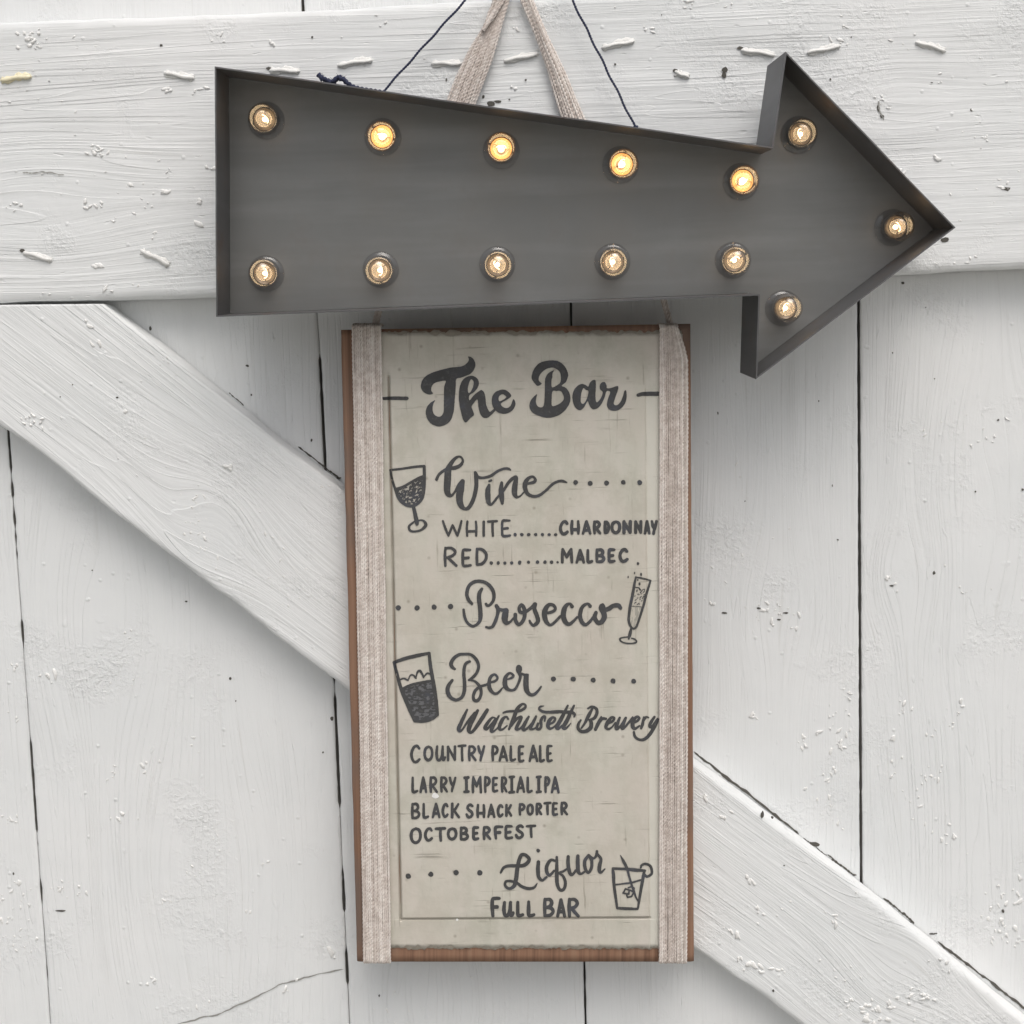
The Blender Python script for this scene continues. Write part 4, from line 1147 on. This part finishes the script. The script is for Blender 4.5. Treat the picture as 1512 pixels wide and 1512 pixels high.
I.stroke([(1042, 168, 42), (1040, 260, 48), (1060, 365, 46), (1090, 393, 34), (1135, 340, 32)], cQ)
I.stroke([(1162, 158, 42), (1160, 250, 52), (1167, 350, 48), (1200, 380, 32), (1250, 350, 26)], cQ)
I.stroke([(1295, 150, 36), (1248, 220, 44), (1252, 310, 44), (1290, 365, 36), (1328, 310, 40), (1333, 220, 40), (1300, 155, 40)], cQ)
I.stroke([(1318, 170, 34), (1360, 188, 28), (1392, 150, 36), (1398, 102, 34)], cQ)
I.stroke([(1396, 130, 38), (1448, 195, 36), (1432, 270, 48), (1427, 340, 46), (1450, 362, 34), (1497, 320, 16)], cQ)
for x, y in ((75, 177), (185, 168), (307, 160), (422, 160)): I.dot(x, y, 13, c8)
I.build('lettering', 'brush script Liquor with four dots')
I = Ink()
caps(I, 'FULLBAR', [(72, 210, 655, 925), (217, 380, 712, 922), (390, 500, 712, 922), (525, 640, 705, 922), (725, 880, 672, 922), (888, 1020, 680, 928), (1025, 1190, 672, 928)], cQ, 46)
I.build('lettering', 'last line of capital letters')

# --- drawings
cg = (570, 675, 12.6)
I = Ink()
I.stroke([(80, 240, 42), (300, 215, 44), (540, 180, 46), (705, 166, 46)], cg)
I.stroke([(710, 172, 58), (712, 400, 62), (700, 620, 66), (660, 780, 62), (560, 880, 58), (460, 908, 58), (340, 870, 62), (240, 770, 58), (180, 620, 52), (120, 440, 46), (82, 255, 36)], cg)
I.stroke([(190, 592, 46), (330, 545, 48), (480, 460, 50), (600, 392, 48), (690, 355, 48)], cg)
I.scribble([(200, 600), (400, 545), (680, 380), (690, 650), (620, 830), (460, 900), (330, 860), (230, 740)], cg, 0.60, 3, 0.9, 0.7, 0.35)
I.stroke([(512, 930, 66), (537, 1040, 74), (570, 1200, 80), (575, 1245, 60)], cg)
I.stroke([(525, 1200, 34), (432, 1280, 46), (442, 1358, 46), (520, 1383, 40), (650, 1355, 44), (738, 1270, 64), (708, 1192, 46), (640, 1172, 32), (590, 1192, 26)], cg)
I.build('wine_glass_drawing', 'painted wine glass half full')
cb = (570, 950, 11.63)
I = Ink()
I.stroke([(138, 328, 56), (330, 260, 64), (560, 205, 64), (738, 168, 50)], cb)
I.stroke([(138, 335, 46), (190, 530, 58), (260, 780, 62), (370, 1050, 68), (492, 1330, 56)], cb)
I.stroke([(492, 1335, 50), (640, 1338, 54), (780, 1298, 58), (885, 1228, 50)], cb)
I.stroke([(740, 172, 56), (765, 400, 62), (820, 720, 68), (860, 980, 64), (883, 1220, 56)], cb)
I.stroke([(272, 788, 46), (400, 725, 46), (560, 682, 50), (780, 642, 46)], cb)
for f_ in ([(250, 620, 26), (300, 602, 30), (350, 620, 32), (378, 634, 30)], [(382, 625, 22), (420, 548, 30), (470, 548, 32), (512, 595, 34)],
           [(512, 590, 24), (540, 495, 34), (580, 472, 44), (618, 520, 40), (645, 585, 26)], [(650, 575, 22), (690, 525, 32), (720, 512, 32), (760, 530, 24)]):
    I.stroke(f_, cb)
bf = [(290, 810), (430, 745), (560, 710), (780, 668), (825, 900), (868, 1215), (770, 1285), (640, 1325), (495, 1318), (390, 1080)]
I.scribble(bf, cb, 0.55, 8, 0.0, 0.25, 0.5)
I.build('beer_glass_drawing', 'painted tilted beer glass with foam')
I = Ink(); I.poly(bf, cb); I.build('drawing_wash', None, None, 0.00012, M_washdark)
cf = (910, 835, 12.1)
I = Ink()
I.stroke([(350, 208, 34), (325, 330, 46), (290, 530, 54), (250, 720, 52), (228, 880, 52), (225, 1000, 48), (260, 1092, 42), (310, 1128, 36), (360, 1092, 40), (400, 990, 40), (440, 860, 44), (490, 700, 46), (535, 520, 46), (575, 390, 44), (608, 280, 36)], cf)
I.stroke([(350, 208, 26), (430, 222, 34), (520, 242, 30), (618, 270, 26)], cf)
I.stroke([(265, 1125, 36), (245, 1220, 62), (222, 1310, 36)], cf)
I.stroke([(200, 1277, 24), (110, 1287, 26), (64, 1310, 30), (82, 1350, 30), (150, 1383, 28), (250, 1393, 28), (343, 1380, 30), (362, 1350, 28), (320, 1312, 28), (270, 1297, 24)], cf)
for x, y, rx, ry in ((212, 205, 13, 24), (327, 133, 12, 22), (443, 160, 18, 28), (415, 330, 20, 30), (385, 258, 14, 16)): I.dot(x, y, rx, cf, ry)
I.stroke([(345, 392, 22), (400, 398, 24), (428, 435, 32)], cf)
I.stroke([(432, 485, 22), (460, 445, 14), (500, 422, 14), (508, 452, 13), (478, 482, 14)], cf)
for x, y in ((370, 440), (368, 460), (385, 510), (405, 520), (330, 545), (440, 555), (425, 575), (490, 550), (478, 570), (380, 580), (350, 610), (340, 620), (425, 605), (455, 630), (400, 675), (380, 690), (330, 670), (470, 590), (450, 505), (500, 520), (415, 690), (345, 660)):
    I.stroke([(x - 8, y + 5, 13), (x + 9, y - 5, 13)], cf)
I.stroke([(285, 727, 10), (370, 728, 10), (450, 740, 10)], cf)
I.dot(1147, 1085, 12, c4, 15)
I.build('flute_drawing', 'painted champagne flute with bubbles')
I = Ink()
I.scribble([(285, 745), (440, 750), (415, 900), (380, 1040), (320, 1095), (265, 1060), (262, 930)], cf, 0.52, 5, 0.1, 0.5, 0.14)
I.stroke([(348, 745, 22), (345, 820, 22), (342, 890, 14)], cf)
I.build('drawing_wash', None, None, 0.00012, M_wash)
cc = (885, 1250, 13.75)
I = Ink()
I.stroke([(270, 455, 46), (285, 560, 70), (300, 800, 62), (330, 1020, 58), (362, 1250, 46)], cc)
I.stroke([(366, 1250, 54), (560, 1260, 62), (775, 1268, 48)], cc)
I.stroke([(915, 485, 50), (890, 620, 68), (840, 900, 60), (792, 1200, 48), (775, 1265, 44)], cc)
I.stroke([(275, 448, 56), (520, 455, 56), (720, 475, 74), (925, 490, 50)], cc)
I.stroke([(428, 175, 14), (490, 300, 60), (560, 440, 60), (610, 620, 46), (660, 790, 46), (700, 900, 48), (740, 1020, 38), (790, 1110, 34)], cc)
I.stroke([(840, 430, 40), (860, 378, 50), (940, 353, 54), (1030, 392, 56), (1064, 480, 56), (1056, 560, 52), (965, 612, 52), (930, 570, 40)], cc)
I.stroke([(330, 775, 32), (480, 755, 34), (640, 735, 40), (760, 702, 40), (850, 678, 44)], cc)
for sq in ([(482, 945), (530, 858), (606, 885), (598, 965), (482, 945)], [(590, 835), (648, 812), (706, 845), (695, 925), (625, 885)], [(555, 985), (572, 1030), (655, 1012), (688, 950)]):
    I.stroke(sq, cc, w=36, smooth=False)
I.build('cocktail_drawing', 'painted tumbler with straw and citrus slice')
# a chip of missing paint and a pale fleck
I = Ink(); I.poly([(325, 490), (350, 495), (370, 520), (340, 535), (312, 520)], c7)
I.build('paint_chip', None, None, 0.0003, M_blob)
I = Ink(); I.dot(1400, 135, 14, (490, 1340, 7.56))
I.build('paint_chip', None, None, 0.0003, M_blob)

# ------------------------------------------------------------------ marquee arrow
TILT = math.radians(-3.5)
LIP = 0.061                                   # rim depth, front lip to back edge
PLD = 0.041                                   # the face plate lies this far behind the lip
an = Vector((0, -math.cos(TILT), math.sin(TILT)))      # the plate's normal, towards the viewer and a little up
ac = P(720, 290, 0.034 + 0.007 + LIP)
APL = (ac, an)
ex = Vector((1, 0, 0)); ez = Vector((0, math.sin(TILT), math.cos(TILT)))
arrow = empty('arrow_sign', P(756, 440, 0.045), 'dark grey metal marquee arrow with thirteen lit bulbs pointing right', 'arrow sign')
outl = [(317, 98), (1140, 217), (1160, 76), (1411, 336), (1116, 560), (1120, 436.5), (319, 468)]
pl = [P(x, y, 0, APL) for x, y in outl]
o2 = [((p - ac).dot(ex), (p - ac).dot(ez)) for p in pl]
def w3(u, v, depth): return ac + ex * u + ez * v - an * depth
def inset(poly, t):
    n = len(poly); out = []
    for i in range(n):
        a, b, c = Vector(poly[i - 1]), Vector(poly[i]), Vector(poly[(i + 1) % n])
        d1 = (b - a).normalized(); d2 = (c - b).normalized()
        n1 = Vector((d1.y, -d1.x)); n2 = Vector((d2.y, -d2.x))      # inward for clockwise order
        mv = n1 + n2
        out.append(tuple(b + mv * (t / (1 + n1.dot(n2)))))
    return out
ins1 = inset(o2, 0.0009)
n = len(o2)
V = []; F = []
def loop(poly, depth):
    b0 = len(V)
    for u, v in poly: V.append(w3(u, v, depth))
    return b0
# walls are cut into short lengths so the sheet can be slightly uneven
def dense(poly, k=24):
    out = []
    for i in range(len(poly)):
        a, b = poly[i], poly[(i + 1) % len(poly)]
        for q in range(k):
            t = q / k; out.append((a[0] + (b[0] - a[0]) * t, a[1] + (b[1] - a[1]) * t))
    return out
DO, DI = dense(o2), dense(ins1)
nd = len(DO)
def uneven(poly, i):
    k = i % 24 / 24
    e = 0.0002 * math.sin(k * math.pi) * math.sin(i * 0.45)
    return (poly[i][0] + e * 0.4, poly[i][1] + e)
LO0 = loop(DO, LIP); LO1 = loop([uneven(DO, i) for i in range(nd)], 0)
LI1 = loop([uneven(DI, i) for i in range(nd)], 0); LI0 = loop(DI, LIP)
for i in range(nd):
    j = (i + 1) % nd
    F.append((LO0 + i, LO0 + j, LO1 + j, LO1 + i))
    F.append((LO1 + i, LO1 + j, LI1 + j, LI1 + i))
    F.append((LI1 + i, LI1 + j, LI0 + j, LI0 + i))
    F.append((LI0 + i, LI0 + j, LO0 + j, LO0 + i))
rim = mesh('rim', V, F, M_rim, arrow, False)
# face plate: clockwise outline inset a hair inside the rim, 1 mm thick, folded edge bead
pin = inset(o2, 0.0011)
V = [w3(u, v, PLD) for u, v in pin] + [w3(u, v, PLD + 0.001) for u, v in pin]
F = [(0, 1, 5), (0, 5, 6), (1, 2, 3), (1, 3, 5), (3, 4, 5)]
F = [tuple(reversed(f)) for f in F] + [tuple(n + k for k in f) for f in F] + [(i, (i + 1) % n, n + (i + 1) % n, n + i) for i in range(n)]
mesh('face_plate', V, F, M_plate, arrow, False)

def lathe(prof, K=28):
    V = []; F = []
    for (r, h) in prof:
        for k in range(K):
            a = 2 * math.pi * k / K
            V.append(Vector((r * math.cos(a), r * math.sin(a), h)))
    for i in range(len(prof) - 1):
        for k in range(K):
            k2 = (k + 1) % K
            F.append((i * K + k, i * K + k2, (i + 1) * K + k2, (i + 1) * K + k))
    return V, F

GR = 0.0096
GH = 0.0165
gp = [(0.0124, 0.0008), (0.0119, 0.0015), (0.0105, 0.0022), (0.0082, 0.0035), (0.0078, 0.0062)]
for k in range(1, 15):
    a = math.radians(-52 + (142) * k / 14)
    gp.append((max(0.00002, GR * math.cos(a)), GH + GR * math.sin(a)))
gV, gF = lathe(gp, 36)
gMI = [1 if i < 3 * 36 else 0 for i in range(len(gF))]
# an inner bead of glass round the filament
bead = lathe([(max(0.00002, 0.0056 * math.cos(a)), 0.0125 + 0.0056 * math.sin(a)) for a in np.linspace(-1.2, 1.5707, 10)], 28)
gV, gF, gMI = (lambda q: (q[0], q[1], q[2]))(([*gV, *bead[0]], [*gF, *[tuple(k + len(gV) for k in f) for f in bead[1]]], gMI + [0] * len(bead[1])))
# brass cup with ribbed rings behind the filament
sp = [(0.00002, 0.0022), (0.0030, 0.0022), (0.0036, 0.0034), (0.0044, 0.0030), (0.0050, 0.0046), (0.0058, 0.0042), (0.0064, 0.0060), (0.0070, 0.0058), (0.0075, 0.0076)]
sV, sF = lathe(sp, 28)
def filament_mesh(big):
    parts = []
    r = 0.0023 if big else 0.0017
    prof = [(0.00002, 0.0050)] + [(r * math.sin(a), 0.0050 + r * 1.5 * (1 - math.cos(a))) for a in np.linspace(0.3, math.pi - 0.3, 8)] + [(0.00002, 0.0050 + 3 * r)]
    a = lathe(prof, 12)
    parts.append((a[0], a[1], 0))
    coil = sweep([Vector((0.0030 * math.cos(t), 0.0013 * math.sin(t * 1.4) + 0.001, 0.0105 + 0.0007 * math.sin(3 * t))) for t in np.linspace(0, math.pi, 14)], 0.00028, 6)
    parts.append((coil[0], coil[1], 0))
    for sx_ in (-1, 1):
        w = sweep([Vector((sx_ * 0.0010, 0.0006, 0.0040)), Vector((sx_ * 0.0022, 0.0008, 0.0075)), Vector((sx_ * 0.0030, 0.001, 0.0105))], 0.00022, 6)
        parts.append((w[0], w[1], 1))
    return join(parts)
fB = filament_mesh(True); fD = filament_mesh(False)
def me_of(name, V, F, mats, MI=None, smooth=True):
    me = bpy.data.meshes.new(name)
    me.from_pydata([tuple(v) for v in V], [], F)
    for q in mats: me.materials.append(q)
    if MI is not None: me.polygons.foreach_set('material_index', np.array(MI, dtype=np.int32))
    if smooth: me.polygons.foreach_set('use_smooth', np.ones(len(me.polygons), dtype=bool))
    me.update()
    return me
ME_g = me_of('bulb', gV, gF, [M_globe, M_collar], gMI)
ME_s = me_of('socket', sV, sF, [M_socket])
ME_s2 = me_of('socket', sV, sF, [M_sockdim])
ME_f1 = me_of('filament', fB[0], fB[1], [M_fil, M_socket], fB[2])
ME_f2 = me_of('filament', fD[0], fD[1], [M_fildim, M_socket], fD[2])
bulbs = [(387, 174, 0), (562, 199, 1), (740, 219, 1), (919, 241, 1), (1100, 266, 1), (1187, 196, 0), (1327, 335, 0), (1163, 456, 0),
         (1088, 384, 0), (907, 386, 0), (734, 390, 0), (559, 398, 0), (387, 404, 0)]
arrow_inv = Matrix.Translation(-arrow.location)
ctr = (ac - an * (PLD - GH), an)              # plane through the globe centres
rb = random.Random(5)
for (x, y, bright) in bulbs:
    p = P(x, y, 0, ctr) - an * GH
    rot = Matrix((ex, ez, an)).transposed().to_4x4() @ Matrix.Rotation(rb.uniform(-0.05, 0.05), 4, 'X') @ Matrix.Rotation(rb.uniform(-0.05, 0.05), 4, 'Y') @ Matrix.Rotation(rb.uniform(0, 6.28), 4, 'Z')
    o = bpy.data.objects.new('bulb', ME_g); COL.objects.link(o)
    o.parent = arrow
    o.matrix_parent_inverse = arrow_inv
    o.matrix_basis = Matrix.Translation(p) @ rot
    s_ = bpy.data.objects.new('socket', ME_s if bright else ME_s2); COL.objects.link(s_); s_.parent = o
    f_ = bpy.data.objects.new('filament', ME_f1 if bright else ME_f2); COL.objects.link(f_); f_.parent = o

# the warm light each bulb throws on the metal
LB = bpy.data.lights.new('bulb_light', 'POINT')
LB.energy = 0.0016; LB.color = (1.0, 0.62, 0.32); LB.shadow_soft_size = 0.002
for o in [c for c in arrow.children if c.name.startswith('bulb')]:
    l = bpy.data.objects.new('bulb_light', LB); COL.objects.link(l)
    l.parent = o; l.location = (0, 0, GH + 0.002)

# navy string the arrow hangs by, with knots and a loose frayed tail
TOPD = 0.0365
def navy(pts, r, wig=0.0):
    return pts
apex = P(789, -113, 0.034)
kl = P(565, 136, 0.0385); kr = P(938, 188, 0.0385)
paths = []
for a, b in ((apex, kl), (apex, kr)):
    paths.append([a.lerp(b, t) + Vector((0.0004 * math.sin(t * 40), 0, 0)) for t in np.linspace(0, 1, 50)])
strg = []
for pth in paths:
    V, F = twisted(pth, 0.00085, 8, 0.004)
    strg.append((list(V), [tuple(f) for f in F], 0))
tail = [P(x, y, d) for x, y, d in ((470, 110, 0.042), (476, 115, 0.043), (483, 119, 0.042), (490, 121, 0.040), (496, 117, 0.041), (502, 114, 0.043), (508, 118, 0.043), (514, 124, 0.041), (525, 130, 0.040), (546, 134, 0.039), (566, 137, 0.0385))]
tl = catmull([tuple(v) for v in tail], 6)
V, F = twisted(tl, 0.0018, 9, 0.006); strg.append((list(V), [tuple(f) for f in F], 0))
tl2 = tl[:40] + np.array([0.0, -0.0012, -0.0008]) + 0.0009 * np.stack([np.sin(np.arange(40) * 0.7), np.cos(np.arange(40) * 0.9), np.cos(np.arange(40) * 0.7)], -1)
V, F = twisted(tl2, 0.0013, 8, 0.005); strg.append((list(V), [tuple(f) for f in F], 0))
for kk in (kl, kr):                            # knots: three small loops
    for q in range(3):
        lp = [kk + Vector((0.0013 * math.cos(t + q), 0.0011 * math.sin(t), 0.0009 * math.sin(t + q * 2) - 0.0004)) for t in np.linspace(0, 6.3, 14)]
        w = sweep(lp, 0.0008, 7); strg.append((w[0], w[1], 0))
for q in range(26):                            # stray fibres on the tail
    b_ = Vector(tl[rb.randrange(0, 50)])
    dv = Vector((rb.uniform(-1, 1), rb.uniform(-1, 0.2), rb.uniform(-0.3, 1))).normalized() * rb.uniform(0.002, 0.0045)
    w = sweep([b_, b_ + dv * 0.5 + Vector((0, 0, 0.0004)), b_ + dv], 0.00008, 4); strg.append((w[0], w[1], 0))
V, F, MI = join(strg)
mesh('hanging_string', V, F, M_navy, arrow, True)
